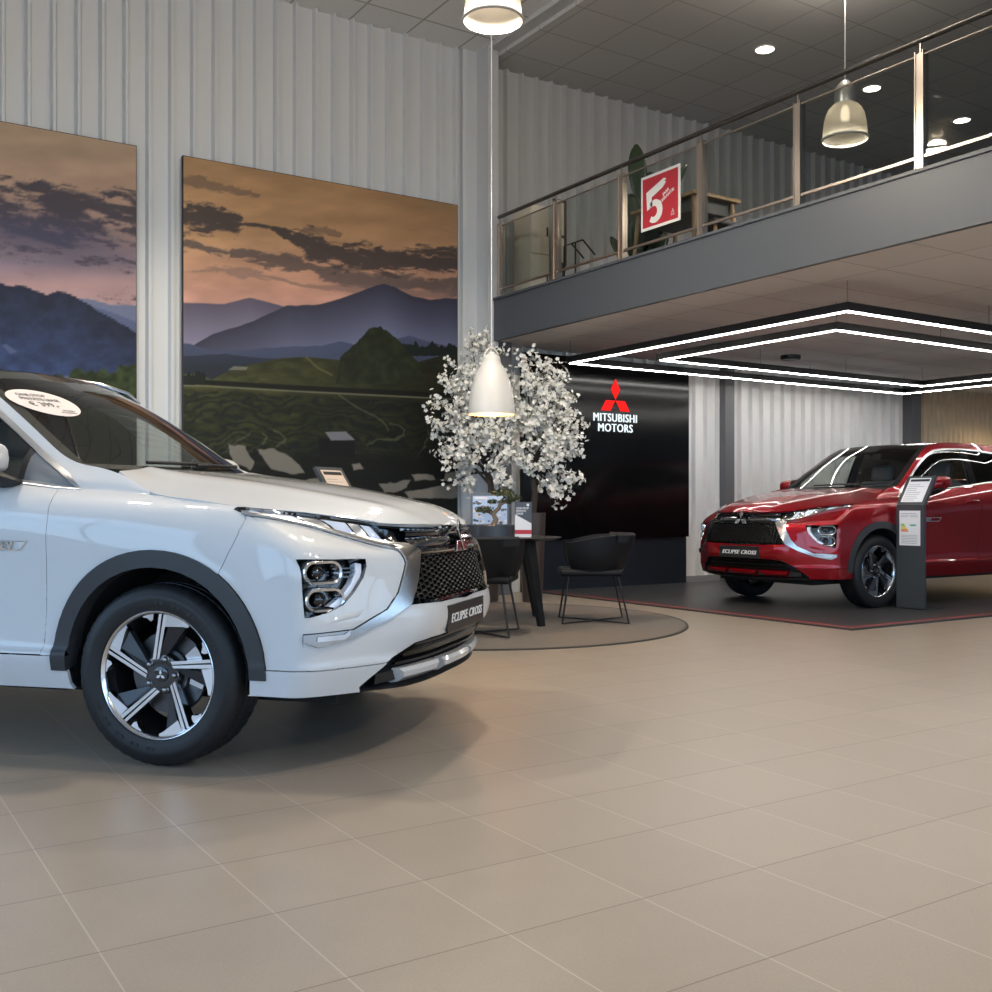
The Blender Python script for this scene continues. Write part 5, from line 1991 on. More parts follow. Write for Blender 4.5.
def chair(label, x, y, rz):
    """black tub chair on a crossed wire base; faces local +x"""
    t = thing('armchair', label, 'chair', (x, y, .011), rz, 'black armchairs round the table')
    b = MB()
    rows = []
    n = 29
    for i in range(n):
        a = math.radians(48 + (312 - 48) * i / (n - 1))
        e = abs(i / (n - 1) - .5) * 2
        top = .738 - .050 * sstep(.50, 1.0, np.array(e)) - .01 * e
        fl_ = 1 - sstep(.2, .75, np.array(e))
        low = .440 + .02 * e
        col = []
        for h, r, inset in ((low, .265, 0), (low + .06, .295, 0), ((low + float(top)) / 2, .312 + .02 * fl_, 0), (float(top), .322 + .05 * fl_, 0), (float(top) + .004, .312 + .05 * fl_, 1), ((low + float(top)) / 2, .298 + .02 * fl_, 1), (low + .06, .279, 1), (low, .252, 1)):
            col.append((r * math.cos(a) * 1.02 + .02, r * math.sin(a) * (1.02), h))
        rows.append(col)
    b.grid(rows)
    for i in (0, n - 1):
        b.add(rows[i], [tuple(range(8))])
    b.obj('shell', M['chair_shell'], t, 50)
    b = MB()
    b.box((.03, 0, .428), (.52, .50, .060))
    b.obj('seat', M['chair_shell'], t, 40, bevel=.024, bseg=3)
    b = MB()
    rows = []
    for i in range(13):
        a = math.radians(122 + 116 * i / 12)
        rows.append([(r * math.cos(a) + .02, r * math.sin(a), h) for h, r in ((.470, .266), (.62, .305), (.712, .345), (.738, .352), (.753, .364), (.738, .378), (.68, .362))])
    b.grid(rows)
    b.obj('back_pad', M['pad'], t, 50)
    b = MB()
    b.tube([(.215, .18, .41), (.275, .25, .012), (.0, .0, .012), (-.275, -.25, .012), (-.19, -.18, .41)], .0095, 10)
    b.obj('wire_base', M['black_metal'], t, 50)
    b = MB()
    b.tube([(.215, -.18, .41), (.275, -.25, .012), (.0, .0, .016), (-.275, .25, .012), (-.19, .18, .41)], .0095, 10)
    b.obj('wire_base', M['black_metal'], t, 50)
    return t
chair('black armchair on wire legs standing clear to the side of the round table', 5.54, 7.02, math.atan2(.55, -.836))
cx_, cy_ = plan(-.11, 8.05)
chair('black armchair half hidden between the white car nose and the table', cx_, cy_, math.atan2(CF[1], CF[0]) - .15)

# bonsai in a low drum planter
M['planter'] = mat('slate_planter', (0.035, 0.040, 0.048), 0.35)
M['bark'] = mat('grey_bark', (0.16, 0.12, 0.09), 0.85, mottle=.4, mottle_scale=30)
M['bonsai_leaf'] = mat('bonsai_green', (0.040, 0.062, 0.022), 0.6)
M['soil'] = mat('dark_pebbles', (0.05, 0.05, 0.052), 0.9, bump=1.0, bump_scale=120)
TOPZ = .0105 + TT - .0105
bx_, by_ = plan(-.045, 8.78)
t = thing('bonsai', 'small bonsai tree in a low slate drum on the table', 'bonsai', (bx_, by_, TOPZ + .0005))
b = MB(); b.lathe([(0, .0), (.196, .0), (.205, .006), (.205, .104), (.200, .108), (.192, .106), (.190, .085), (0, .085)], 64); b.obj('planter', M['planter'], t, 40)
b = MB(); b.lathe([(.190, .088), (.12, .098), (.05, .106), (0, .108)], 32); b.obj('soil', M['soil'], t, 60)
def cam_vec(r, d, z):
    return Vector((CR[0] * r + CF[0] * d, CR[1] * r + CF[1] * d, z))
b = MB()
b.tube([cam_vec(.02, 0, .095), cam_vec(.045, .0, .15), cam_vec(.02, .01, .20), cam_vec(.07, .0, .245), cam_vec(.085, .01, .30), cam_vec(.12, .0, .345)], [.030, .024, .022, .018, .014, .008], 10)
b.tube([cam_vec(.03, .005, .19), cam_vec(-.02, .01, .215), cam_vec(-.06, .0, .225)], [.016, .011, .006], 8)
b.tube([cam_vec(.08, .005, .27), cam_vec(.13, -.01, .30), cam_vec(.18, -.01, .305)], [.012, .009, .005], 8)
b.obj('trunk', M['bark'], t, 60)
b = MB()
rr = random.Random(5)
for (r, z, sr, sz, k) in ((.10, .375, .10, .035, 330), (.185, .330, .075, .028, 220), (-.055, .235, .075, .030, 230), (.02, .30, .05, .022, 110), (.14, .30, .05, .02, 90)):
    for _ in range(k):
        a, q = rr.uniform(0, 2 * PI), rr.uniform(0, 1) ** .5
        c = cam_vec(r + sr * q * math.cos(a), sr * .8 * q * math.sin(a), z + sz * rr.uniform(-1, 1) * (1 - q * q * .6))
        n = Vector((rr.uniform(-1, 1), rr.uniform(-1, 1), rr.uniform(.1, 1))).normalized()
        u = n.orthogonal().normalized() * rr.uniform(.008, .014)
        w = n.cross(u) * .55
        b.add([c - u, c + w, c + u, c - w], [(0, 1, 2, 3)])
b.obj('foliage', M['bonsai_leaf'], t, 0)

# picture stand and leaflet stand on the table
M['print_blue'] = mat('pale_blue_print', (0.42, 0.58, 0.84), 0.35)
M['print_white'] = mat('white_print', (0.78, 0.78, 0.80), 0.35)
M['print_slate'] = mat('slate_print', (0.075, 0.085, 0.105), 0.35)
M['print_red'] = mat('red_print', (0.50, 0.035, 0.06), 0.35)
M['print_frame'] = mat('steel_blue_frame', (0.10, 0.135, 0.17), 0.3)
px_, py_ = plan(-.055, 9.06)
t = thing('picture_stand', 'upright blue and white picture panel behind the bonsai', 'display', (px_, py_, TOPZ + .0005), -YAW - .02)
b = MB(); b.box2((-.165, 0, .004), (.165, .014, .378)); b.obj('panel', M['print_frame'], t, 0, bevel=.002)
b = MB(); b.box2((-.12, -.03, 0), (.12, .07, .006)); b.obj('foot', M['print_frame'], t, 0)
b = MB(); b.box2((-.145, -.003, .03), (.150, 0, .350)); pb_ = b.obj('picture', M['print_blue'], t, 0)
b = MB()
rr = random.Random(9)
for i in range(70):
    x, z = rr.uniform(-.14, .145), rr.uniform(.035, .30)
    s = rr.uniform(.008, .030)
    pts = [(x + s * rr.uniform(.5, 1) * math.cos(k * PI / 3), z + s * .7 * rr.uniform(.5, 1) * math.sin(k * PI / 3)) for k in range(6)]
    b.add([(max(-.144, min(.149, q[0])), -.0035, q[1]) for q in pts], [tuple(range(5, -1, -1))], i % 2)
b.box2((-.13, -.0042, .325), (-.02, -.0032, .338), 1)
b.box2((.105, -.0042, .318), (.125, -.0032, .340), 1)
b.obj('picture_marks', [M['print_slate'], M['print_white']], pb_, 0)
px_, py_ = plan(.222, 8.66)
t = thing('leaflet_stand', 'slim leaflet stand with a slate and white sheet beside the bonsai', 'display', (px_, py_, TOPZ + .0005), -YAW - .22)
b = MB(); b.box((0, .012, .148), (.140, .004, .296)); b.obj('sheet', M['print_slate'], t, 0)
b = MB(); b.box2((-.070, -.02, 0), (.070, .06, .005)); b.obj('foot', M['rail_glass'], t, 0)
b = MB()
b.add([(-.070, .0095, .005), (.070, .0095, .005), (.070, .0095, .120), (-.070, .0095, .195)], [(0, 1, 2, 3)], 0)
b.add([(-.070, .0088, .032), (.070, .0088, .032), (.070, .0088, .066), (-.070, .0088, .066)], [(0, 1, 2, 3)], 1)
b.add([(.030, .0088, .262), (.050, .0088, .262), (.050, .0088, .282), (.030, .0088, .282)], [(0, 1, 2, 3)], 0)
b.obj('sheet_colours', [M['print_white'], M['print_red']], t, 0)
text_obj('sheet_lettering', 'ONE STOP\nPRIVATE\nLEASE', .022, M['print_white'], frame((-.058, .0085, .222), (1, 0, 0), (0, 0, 1)), t, align='LEFT', bold=.0006)

# ------------------------------------------------------------------ blossom trees
M['petal'] = mat('white_petals', (0.84, 0.82, 0.77), 0.7, sheen=.2)
M['stamen'] = mat('blossom_centre', (0.50, 0.50, 0.26), 0.7)
M['tree_bark'] = mat('dark_bark', (0.030, 0.024, 0.020), 0.9)
M['pot_brown'] = mat('dark_brown_pot', (0.040, 0.030, 0.026), 0.35)
M['leaf_green'] = mat('fresh_leaf', (0.14, 0.18, 0.06), 0.6)
def blossom_tree(label, x, y, pot_h, pot_r, tips, seed, trunk_top):
    tips = [(a * .99, b_ * .9, 1 + (c - 1) * 1.05) for a, b_, c in tips]
    t = thing('blossom_tree', label, 'tree', (x, y, 0), 0, None)
    r = random.Random(seed)
    b = MB(); b.lathe([(0, 0), (pot_r * .70, 0), (pot_r * .74, .02), (pot_r, pot_h), (pot_r * .92, pot_h), (pot_r * .86, pot_h - .06), (0, pot_h - .06)], 40)
    b.obj('pot', M['pot_brown'], t, 40)
    tr, fl, lf = MB(), MB(), MB()
    def flower(c, n, s):
        u = n.orthogonal().normalized()
        a0 = r.uniform(0, 2 * PI)
        u = (Matrix.Rotation(a0, 3, n) @ u)
        w = n.cross(u)
        for k in range(5):
            a = 2 * PI * k / 5
            d = u * math.cos(a) + w * math.sin(a)
            e = u * -math.sin(a) + w * math.cos(a)
            fl.add([c, c + d * s * .55 + e * s * .42 + n * s * .18, c + d * s + n * s * .30, c + d * s * .55 - e * s * .42 + n * s * .18], [(0, 3, 2, 1)], 0)
        fl.add([c + n * s * .06 + u * s * .16, c + n * s * .10 + w * s * .16, c + n * s * .06 - u * s * .16, c + n * s * .10 - w * s * .16], [(0, 1, 2, 3)], 1)
    def spray(c, d, L, k):
        """a twig with clustered blossoms"""
        P = [c]
        v = d.normalized()
        for i in range(4):
            v = (v + Vector((r.uniform(-.35, .35), r.uniform(-.35, .35), r.uniform(-.30, .22)))).normalized()
            P.append(P[-1] + v * L / 4)
        tr.tube(P, [.005, .004, .0035, .003, .002], 5)
        for i in range(k):
            f = r.uniform(.10, 1.0) * 4
            j = min(3, int(f))
            q = P[j].lerp(P[j + 1], f - j) + Vector((r.gauss(0, 1), r.gauss(0, 1), r.gauss(0, 1))) * .026
            n = (Vector((r.gauss(0, 1), r.gauss(0, 1), r.gauss(0, 1))) + (q - P[j]) * 20 + Vector((-.3, -.5, .2))).normalized()
            flower(q, n, r.uniform(.019, .030))
        for i in range(2):
            q = P[r.randint(1, 4)]
            n = Vector((r.gauss(0, 1), r.gauss(0, 1), r.gauss(0, 1))).normalized()
            u = n.orthogonal().normalized() * .022
            w = n.cross(u) * .4
            lf.add([q, q + u + w, q + u * 2, q + u - w], [(0, 1, 2, 3)])
    base = Vector((0, 0, pot_h - .07))
    top = Vector((trunk_top[0], trunk_top[1], trunk_top[2]))
    mid = base.lerp(top, .5) + Vector((.03, -.02, 0))
    tr.tube([base, mid, top], [.040, .034, .026], 10)
    for tip in tips:
        tip = cam_vec(*tip)
        a = base.lerp(top, r.uniform(.55, 1.0)) + Vector((.015, -.01, 0))
        ctrl = a.lerp(tip, .5) + Vector((r.uniform(-.06, .06), r.uniform(-.06, .06), .08))
        P = []
        for i in range(8):
            s = i / 7
            P.append(a * (1 - s) ** 2 + ctrl * 2 * s * (1 - s) + tip * s * s)
        tr.tube(P, [.018 - .013 * i / 7 for i in range(8)], 6)
        L = (tip - a).length
        for i in range(max(5, int(L / .070))):
            s = r.uniform(.30, 1.0) * 7
            j = min(6, int(s))
            q = P[j].lerp(P[j + 1], s - j)
            d = (P[j + 1] - P[j]).normalized() + Vector((r.uniform(-1, 1), r.uniform(-1, 1), r.uniform(-.8, .8)))
            spray(q, d, r.uniform(.12, .26), r.randint(14, 22))
        spray(tip, tip - P[5], .16, 16)
    tr.obj('branches', M['tree_bark'], t, 60)
    o = fl.obj('blossom', [M['petal'], M['stamen']], t, 0)
    o['kind'] = 'stuff'
    o = lf.obj('young_leaves', M['leaf_green'], t, 0)
    o['kind'] = 'stuff'
    return t
x, y = plan(-.085, 10.90)
blossom_tree('white blossom tree standing nearer the wall column, behind the low pendant lamp', x, y, .95, .15,
    [(-.48, -.05, 1.98), (-.46, .10, 1.62), (-.40, -.1, 2.12), (-.50, 0, 1.80), (.20, -.2, 1.50), (.22, -.15, 1.80), (.18, -.1, 2.12), (.14, -.2, 1.30), (-.36, .1, 2.34), (-.16, .0, 2.56), (.0, .1, 2.62), (-.34, -.15, 1.42), (-.30, .1, 1.25), (-.18, -.22, 1.50), (.05, -.25, 1.66), (-.08, -.25, 1.95), (.10, .05, 2.25), (-.22, -.1, 2.20), (-.20, .15, 1.80), (.02, -.1, 2.05), (-.40, .0, 1.95), (.06, .0, 1.42)], 21, (.0, .0, 1.45))
x, y = plan(.375, 10.85)
blossom_tree('white blossom tree spreading in front of the dark video wall', x, y, .92, .14,
    [(.36, .0, 1.98), (.40, -.05, 1.72), (.38, .1, 1.50), (.34, -.1, 1.30), (.22, -.1, 1.12), (.30, .1, 1.22), (.12, 0, 2.30), (-.02, .1, 2.40), (.22, -.05, 2.10), (.05, -.2, 1.85), (.18, -.2, 1.62), (-.12, -.15, 1.55), (-.18, .0, 1.95), (.10, .12, 1.75), (.25, -.1, 1.85), (-.05, -.1, 2.15), (.0, -.1, 1.36), (.30, .0, 2.24), (.42, .05, 1.62), (.15, -.15, 1.42)], 22, (-.02, .0, 1.40))

# ------------------------------------------------------------------ video wall with the lit sign
M['screen'] = mat('black_screen', (0.003, 0.003, 0.0035), 0.14, spec=.22)
M['sign_red'] = emit_mat('lit_red_sign', (1.0, 0.020, 0.018), 1.15)
M['sign_white'] = emit_mat('lit_white_sign', (0.85, 0.95, 1.0), 1.2)
VY = WALL_Y - .16
t = thing('video_wall', 'tall black video wall showing a lit three diamond logo', 'screen', (8.15, VY, .60))
b = MB()
for k in range(3):
    xa = -1.37 + k * 2.53 / 3
    b.box2((xa + .0015, 0, 0), (xa + 2.53 / 3 - .0015, .10, 2.14))
b.obj('screen_panel', M['screen'], t, 0)
b = MB()
three_diamonds(.147, .004, frame((8.105 - 8.15, -.003, 2.262 - .60), (1, 0, 0), (0, 0, 1)), b)
b.obj('logo', M['sign_red'], t, 0)
text_obj('logo_lettering', 'MITSUBISHI\nMOTORS', .139, M['sign_white'], frame((8.105 - 8.15, -.005, 1.985 - .60), (1, 0, 0), (0, 0, 1)), t, extrude=.001, spacing=1.10, line=.88, fat=.0055, sx=.90)
b = MB()
b.box2((6.78, WALL_Y - .12, .0), (9.30, WALL_Y - .066, .598))
tag(b.obj('plinth_panel', M['navy_panel'], None, 0), 'dark navy panel along the floor under the video wall', 'panel')

# ------------------------------------------------------------------ square light frames over the platform
def light_frame(label, xa, xb, ya, yb, z, w, h):
    t = thing('light_frame', label, 'ceiling light', ((xa + xb) / 2, (ya + yb) / 2, z), 0, None)
    hx, hy = (xb - xa) / 2, (yb - ya) / 2
    b = MB()
    for lo, hi in (((-hx, -hy), (hx, -hy + w)), ((-hx, hy - w), (hx, hy)), ((-hx, -hy + w), (-hx + w, hy - w)), ((hx - w, -hy + w), (hx, hy - w))):
        b.box2((lo[0], lo[1], .008), (hi[0], hi[1], h))
    b.obj('housing', M['black_metal'], t, 0)
    s = .0285
    b = MB()
    for lo, hi in (((-hx + s, -hy + s), (hx - s, -hy + w - s)), ((-hx + s, hy - w + s), (hx - s, hy - s)), ((-hx + s, -hy + w - s), (-hx + w - s, hy - w + s)), ((hx - w + s, -hy + w - s), (hx - s, hy - w + s))):
        b.box2((lo[0], lo[1], 0), (hi[0], hi[1], .008))
    b.obj('led_strip', M['led'], t, 0)
    for sx in (-1, -.33, .33, 1):
        for sy in (-1, 1):
            c = MB()
            c.cyl((sx * (hx - w / 2), sy * (hy - w / 2), h), (sx * (hx - w / 2), sy * (hy - w / 2), MEZZ_LO - z), .002, seg=6)
            c.obj('hanger', M['black_metal'], t, 0)
    return t
light_frame('larger outer square of the two glowing black light frames', 6.96, 12.90, 5.53, 9.30, 2.558, .075, .075)
light_frame('smaller inner square of the two glowing black light frames', 7.62, 12.25, 6.17, 8.56, 2.555, .075, .075)
b = MB(); b.lathe([(0, 0), (.11, 0), (.12, .02), (.12, .05), (0, .05)], 32)
o = b.obj('ceiling_sensor', M['black_metal'], None, 40, loc=(9.95, 8.75, MEZZ_LO - .05)); tag(o, 'flat black disc on the lower ceiling above the light frames', 'sensor')

# ------------------------------------------------------------------ pendants and downlights
M['shade_white'] = mat('matt_white_enamel', (0.64, 0.625, 0.59), 0.4)
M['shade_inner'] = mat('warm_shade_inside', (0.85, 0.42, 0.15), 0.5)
M['shade_clear'] = translucent_mat('milky_ribbed_shade', (0.80, 0.76, 0.68), .6, .40)
M['shade_dim'] = translucent_mat('dim_ribbed_shade', (0.72, 0.68, 0.60), .5, .42)  # same milky shade in a darker colour, for the gallery lamp's dimmer light
M['bulb'] = emit_mat('lamp_bulb', (1.0, 0.74, 0.45), 30.0)
M['bulb_hall'] = emit_mat('hall_bulb', (1.0, 0.80, 0.55), 2.5)
M['cord'] = mat('white_cord', (0.7, 0.7, 0.7), 0.5)
M['alu'] = mat('cast_aluminium', (0.55, 0.54, 0.52), 0.35, .8)
def lamp_light(name, loc, energy, color, radius=.05, spot=None):
    ld = bpy.data.lights.new(name, 'SPOT' if spot else 'POINT')
    ld.energy = energy
    ld.color = color
    ld.shadow_soft_size = radius
    if spot:
        ld.spot_size = math.radians(spot)
        ld.spot_blend = .6
    lo = bpy.data.objects.new(name, ld)
    COL.objects.link(lo)
    lo.location = loc
    return lo
lx, ly = plan(-.038, 8.90)
LZ = 1.765
t = thing('pendant_lamp', 'matt white bell pendant hanging low over the round table', 'lamp', (lx, ly, LZ))
prof = [(.199, 0), (.200, .02), (.194, .09), (.183, .17), (.166, .25), (.143, .32), (.117, .375), (.094, .412), (.080, .440), (.074, .470), (.072, .490)]
b = MB(); b.lathe(prof + [(.068, .495), (.0, .495)], 64); b.obj('shade', M['shade_white'], t, 50)
b = MB(); b.lathe([(r - .004, z + .002) for r, z in prof] + [(0, .486)], 64); b.obj('shade_inside', M['shade_inner'], t, 50)
b = MB(); b.lathe([(.064, .493), (.066, .500), (.060, .505), (.030, .507), (.028, .530), (.0, .532)], 32); b.obj('cap', M['shade_white'], t, 40)
b = MB(); b.tube([(.070 * math.cos(a), 0, .48 + .085 * math.sin(a)) for a in np.linspace(0, PI, 17)], .0065, 8); b.obj('bracket', M['shade_white'], t, 50)
b = MB(); b.cyl((0, 0, .53), (0, 0, HALL_Z - LZ), .004, seg=8); b.obj('cord', M['cord'], t, 40)
b = MB(); b.lathe([(0, .20), (.025, .21), (.034, .24), (.030, .275), (.018, .31), (0, .32)], 20); b.obj('bulb', M['bulb'], t, 50)
lamp_light('table_lamp_light', (lx, ly, LZ + .10), 26, (1.0, .66, .36), .04)

def bell(label, x, y, z, top, watt=None):
    t = thing('bell_lamp', label, 'lamp', (x, y, z))
    prof = [(.200, 0), (.208, .004), (.205, .016), (.196, .030), (.192, .09), (.184, .16), (.170, .225), (.148, .275), (.115, .312), (.085, .330)]
    b = MB(); b.lathe(prof, 72); b.obj('shade', M['shade_dim'] if watt else M['shade_clear'], t, 50)
    b = MB(); b.lathe([(.196, -.002), (.209, .000), (.2105, .010), (.204, .018), (.197, .010)], 72, close=True); b.obj('rim', M['shade_white'], t, 50)
    b = MB(); b.lathe([(.090, .322), (.095, .36), (.090, .47), (.050, .52), (.030, .54), (0, .545)], 40); b.obj('gear_housing', M['alu'], t, 40)
    b = MB(); b.cyl((0, 0, .54), (0, 0, top - z), .006, seg=8); b.obj('cord', M['cord'], t, 40)
    b = MB(); b.lathe([(0, .17), (.030, .18), (.042, .22), (.036, .27), (.022, .31), (0, .32)], 20); b.obj('bulb', M['bulb_hall'], t, 50)
    sp_ = lamp_light('bell_light', (x, y, z + .03), watt or BELL_W, (1.0, .87, .70), .10, 168)
    sp_.data.spot_blend = .25
    lamp_light('fill_uplight', (x, y, z + 1.30), 28 if watt else FILL_W, (1.0, .90, .76), .10)  # added fill lamp on the cord, brightening ceiling and upper walls
    lamp_light('bell_glow', (x, y, z + .20), 4.0 if watt else 9.0, (1.0, .80, .55), .05)
    return t
bell('milky bell pendant high in the hall, cut off by the picture top', 3.86, 5.98, 4.28, HALL_Z)
bell('milky bell pendant seen through the gallery railing glass', *plan(3.158, 9.5), 4.30, UP_Z, 45)
for x, y in ((.25, 5.98), (3.86, 1.60), (3.86, -2.8)):  # pendants added out of view as warm fill light
    q = bell('added milky bell pendant out of view giving the hall warm fill', x, y, 4.28, HALL_Z)
    q['group'] = 'added fill pendants over the hall floor'
M['down'] = emit_mat('downlight_disc', (1.0, .90, .74), 12.0)
for x, y, lb in ((8.674, 7.985, 'leftmost of the three round ceiling downlights over the gallery'), (10.553, 8.04, 'middle one of the three ceiling downlights, just behind the gallery bell lamp'), (12.40, 8.075, 'rightmost of the three ceiling downlights, beyond the last railing post')):
    t = thing('downlight', lb, 'ceiling light', (x, y, UP_Z - .012), 0, 'gallery downlights')
    b = MB(); b.lathe([(.098, .004), (.100, .0), (.118, .002), (.121, .012)], 48); b.obj('ring', M['shade_white'], t, 40)
    b = MB(); b.lathe([(0, .005), (.098, .005)], 40); b.obj('diffuser', M['down'], t, 40)
    lamp_light('downlight_light', (x, y, UP_Z - .05), DOWN_W, (1.0, .90, .76), .08, 120)
t = thing('downlight', 'warm downlight before the oak wall under the gallery', 'ceiling light', (15.6, 8.6, MEZZ_LO - .012), 0)
b = MB(); b.lathe([(.098, .004), (.100, .0), (.118, .002), (.121, .012)], 48); b.obj('ring', M['shade_white'], t, 40)
b = MB(); b.lathe([(0, .005), (.098, .005)], 40); b.obj('diffuser', M['down'], t, 40)
lamp_light('oak_light', (15.6, 8.6, MEZZ_LO - .05), 130, (1.0, .80, .55), .08, 150)
# ------------------------------------------------------------------ gallery: railing, sign, furniture
RZ = MEZZ_HI + .025
t = thing('glass_railing', 'stainless and glass railing along the gallery edge', 'railing', (MEZZ_X + .03, 0, RZ))
posts = [9.655, 8.62, 7.59, 6.54, 5.49, 4.43, 3.38, 2.33]
RH = 4.17 - RZ
for y in posts:
    b = MB()
    for s in (-1, 1):
        b.box2((-.022, y + s * .030 - .004 if s < 0 else y + .026, -.02), (.040, y - .026 if s < 0 else y + .034, RH - .075))
    b.box2((-.014, y - .026, .02), (.0, y + .026, RH - .09))
    b.box2((-.006, y - .006, RH - .09), (.006, y + .006, RH - .015))
    b.obj('post', M['stainless'], t, 0)
b = MB(); b.tube([(0, 2.0, RH), (0, 9.69, RH)], .021, 14); b.obj('handrail', M['rail_dark'], t, 50)
b = MB()
for z in (RH - .105,):
    b.tube([(-.004, 2.0, z), (-.004, 9.69, z)], .0085, 10)
b.obj('upper_bar', M['stainless'], t, 50)
b = MB(); b.box2((-.012, 2.0, .085), (.012, 9.69, .105)); b.obj('lower_bar', M['stainless'], t, 0)
for a, c in zip(posts[1:], posts[:-1]):
    b = MB(); b.box2((-.005, a + .045, .108), (.003, c - .045, RH - .118)); b.obj('glass_pane', M['rail_glass'], t, 0)

M['sign_white_card'] = mat('white_card', (0.74, 0.74, 0.72), 0.5)
M['sign_red_card'] = mat('red_card', (0.42, 0.022, 0.035), 0.5)
t = thing('warranty_sign', 'red sign with a big white 5 hung on the gallery railing', 'sign', (MEZZ_X - .045, 6.97, 3.455), -PI / 2)
b = MB(); b.box2((-.254, -.004, 0), (.254, .004, .488)); b.obj('card', M['sign_white_card'], t, 0)
b = MB(); b.box2((-.229, -.0062, .025), (.229, -.004, .463)); b.obj('red_field', M['sign_red_card'], t, 0)
Fs = lambda x, z, a=0: frame((x, -.0075, z), (math.cos(a), 0, math.sin(a)), (-math.sin(a), 0, math.cos(a)))
b = MB()
M2 = Fs(-.07, .17)
arc = []
outer, inn = [], []
for k in range(21):
    a = math.radians(128 - 258 * k / 20)
    outer.append((.105 * math.cos(a) + .0, .105 * math.sin(a) * .98 - .02))
    inn.append((.046 * math.cos(a) - .012, .048 * math.sin(a) - .02))
vs = [M2 @ Vector((x, y, 0)) for x, y in outer] + [M2 @ Vector((x, y, 0)) for x, y in inn]
b.add(vs, [(k, 21 + k, 22 + k, k + 1) for k in range(20)])
b.add([M2 @ Vector((x, y, 0)) for x, y in ((-.100, .00), (-.030, .03), (-.038, .118), (-.110, .165))], [(0, 1, 2, 3)])
b.add([M2 @ Vector((x, y, .0004)) for x, y in ((-.110, .165), (-.105, .085), (.105, .165), (.150, .205), (.128, .215), (.155, .232), (.120, .245))], [(0, 1, 2, 3, 4, 5, 6)])
b.obj('numeral', M['sign_white_card'], t, 0)
text_obj('sign_lettering', 'JAAR\nGARANTIE', .040, M['sign_white_card'], Fs(.085, .268, .42), t, align='CENTER', fat=.0018, extrude=.0003)
b = MB(); three_diamonds(.013, .0006, Fs(.165, .100), b); b.obj('sign_mark', M['sign_white_card'], t, 0)
text_obj('sign_lettering', 'MITSUBISHI\nMOTORS', .010, M['sign_white_card'], Fs(.165, .070), t, bold=.0002, extrude=.0003)

# table on the gallery
M['oak'] = mat('light_oak', (0.34, 0.22, 0.12), 0.5, mottle=.25, mottle_scale=9)
M['grey_apron'] = mat('grey_laminate', (0.10, 0.10, 0.105), 0.5)
DZ = MEZZ_HI - .03
t = thing('gallery_table', 'oak table with slanted legs behind the gallery railing', 'table', (7.24, 7.72, DZ))
b = MB(); b.box2((-.31, -.46, .71), (.31, .46, .745)); b.obj('table_top', M['oak'], t, 0, bevel=.005)
b = MB(); b.box2((-.24, -.38, .58), (.24, .38, .708)); b.obj('drawer_box', M['grey_apron'], t, 0, bevel=.006)
for sx in (-1, 1):
    for sy in (-1, 1):
        b = MB(); b.tube([(sx * .245, sy * .40, .708), (sx * .30, sy * .45, 0)], [.026, .016], 10); b.obj('leg', M['oak'], t, 50)
M['seat_dark'] = mat('dark_grey_seat', (0.05, 0.05, 0.055), 0.6)
t = thing('gallery_stool', 'dark low stool under the oak gallery table', 'stool', (7.2, 7.25, DZ))
b = MB(); b.box2((-.19, -.19, .40), (.19, .19, .45)); b.obj('seat', M['seat_dark'], t, 0, bevel=.018, bseg=3)
for sx in (-1, 1):
    for sy in (-1, 1):
        b = MB(); b.tube([(sx * .14, sy * .14, .40), (sx * .17, sy * .17, 0)], [.018, .012], 8); b.obj('leg', M['oak'], t, 50)

# large leafy plant on the gallery
M['big_leaf'] = mat('dark_green_leaf', (0.018, 0.040, 0.016), 0.35, mottle=.3, mottle_scale=8)
M['stalk'] = mat('leaf_stalk', (0.05, 0.07, 0.03), 0.5)
M['pot_grey'] = mat('grey_plant_pot', (0.12, 0.12, 0.12), 0.6)
px_, py_ = plan(1.505, 11.0)
t = thing('potted_plant', 'tall broad leaved plant behind the red warranty sign', 'plant', (px_, py_, DZ))
b = MB(); b.lathe([(0, 0), (.12, 0), (.15, .28), (.14, .28), (.13, .24), (0, .24)], 32); b.obj('pot', M['pot_grey'], t, 40)
leaves = [(-.02, .05, 1.60, .10, .66), (-.10, -.02, 1.05, .13, .50), (.14, .05, 1.30, .12, .42), (.50, .0, 1.36, .045, .42), (-.14, .1, .72, .07, .36), (.22, -.06, .92, .11, .44), (-.30, .0, .60, .05, .34), (.08, .1, .85, .12, .44), (-.04, -.1, .78, .10, .40), (.30, .1, .70, .08, .36)]
for (r, d, h, w, L) in leaves:
    tip = cam_vec(r, d, h)
    base = cam_vec(r * .12, d * .12, .24)
    mid = cam_vec(r * .45, d * .45, max(.3, h - L))
    b = MB(); b.tube([base, base.lerp(mid, .5) + Vector((0, 0, .03)), mid], [.012, .010, .007], 7); b.obj('leaf_stalk', M['stalk'], t, 60)
    ax = (tip - mid).normalized()
    sd = ax.cross(Vector((-CF[0], -CF[1], 0))).normalized()
    nn = sd.cross(ax)
    P = []
    for i in range(11):
        s = i / 10
        ww = w * math.sin(PI * min(1, s ** 1.25 * .95 + .03)) ** .65
        c = mid.lerp(tip, s) + nn * (-.10 * L * s * s)
        P.append([c - sd * ww + nn * .05 * ww, c - sd * ww * .5 + nn * .25 * ww * 0, c - nn * .12 * ww, c + sd * ww * .5, c + sd * ww + nn * .05 * ww])
    b = MB(); b.grid(P); lo = b.obj('leaf', M['big_leaf'], t, 60)
    md = lo.modifiers.new('thick', 'SOLIDIFY'); md.thickness = .002

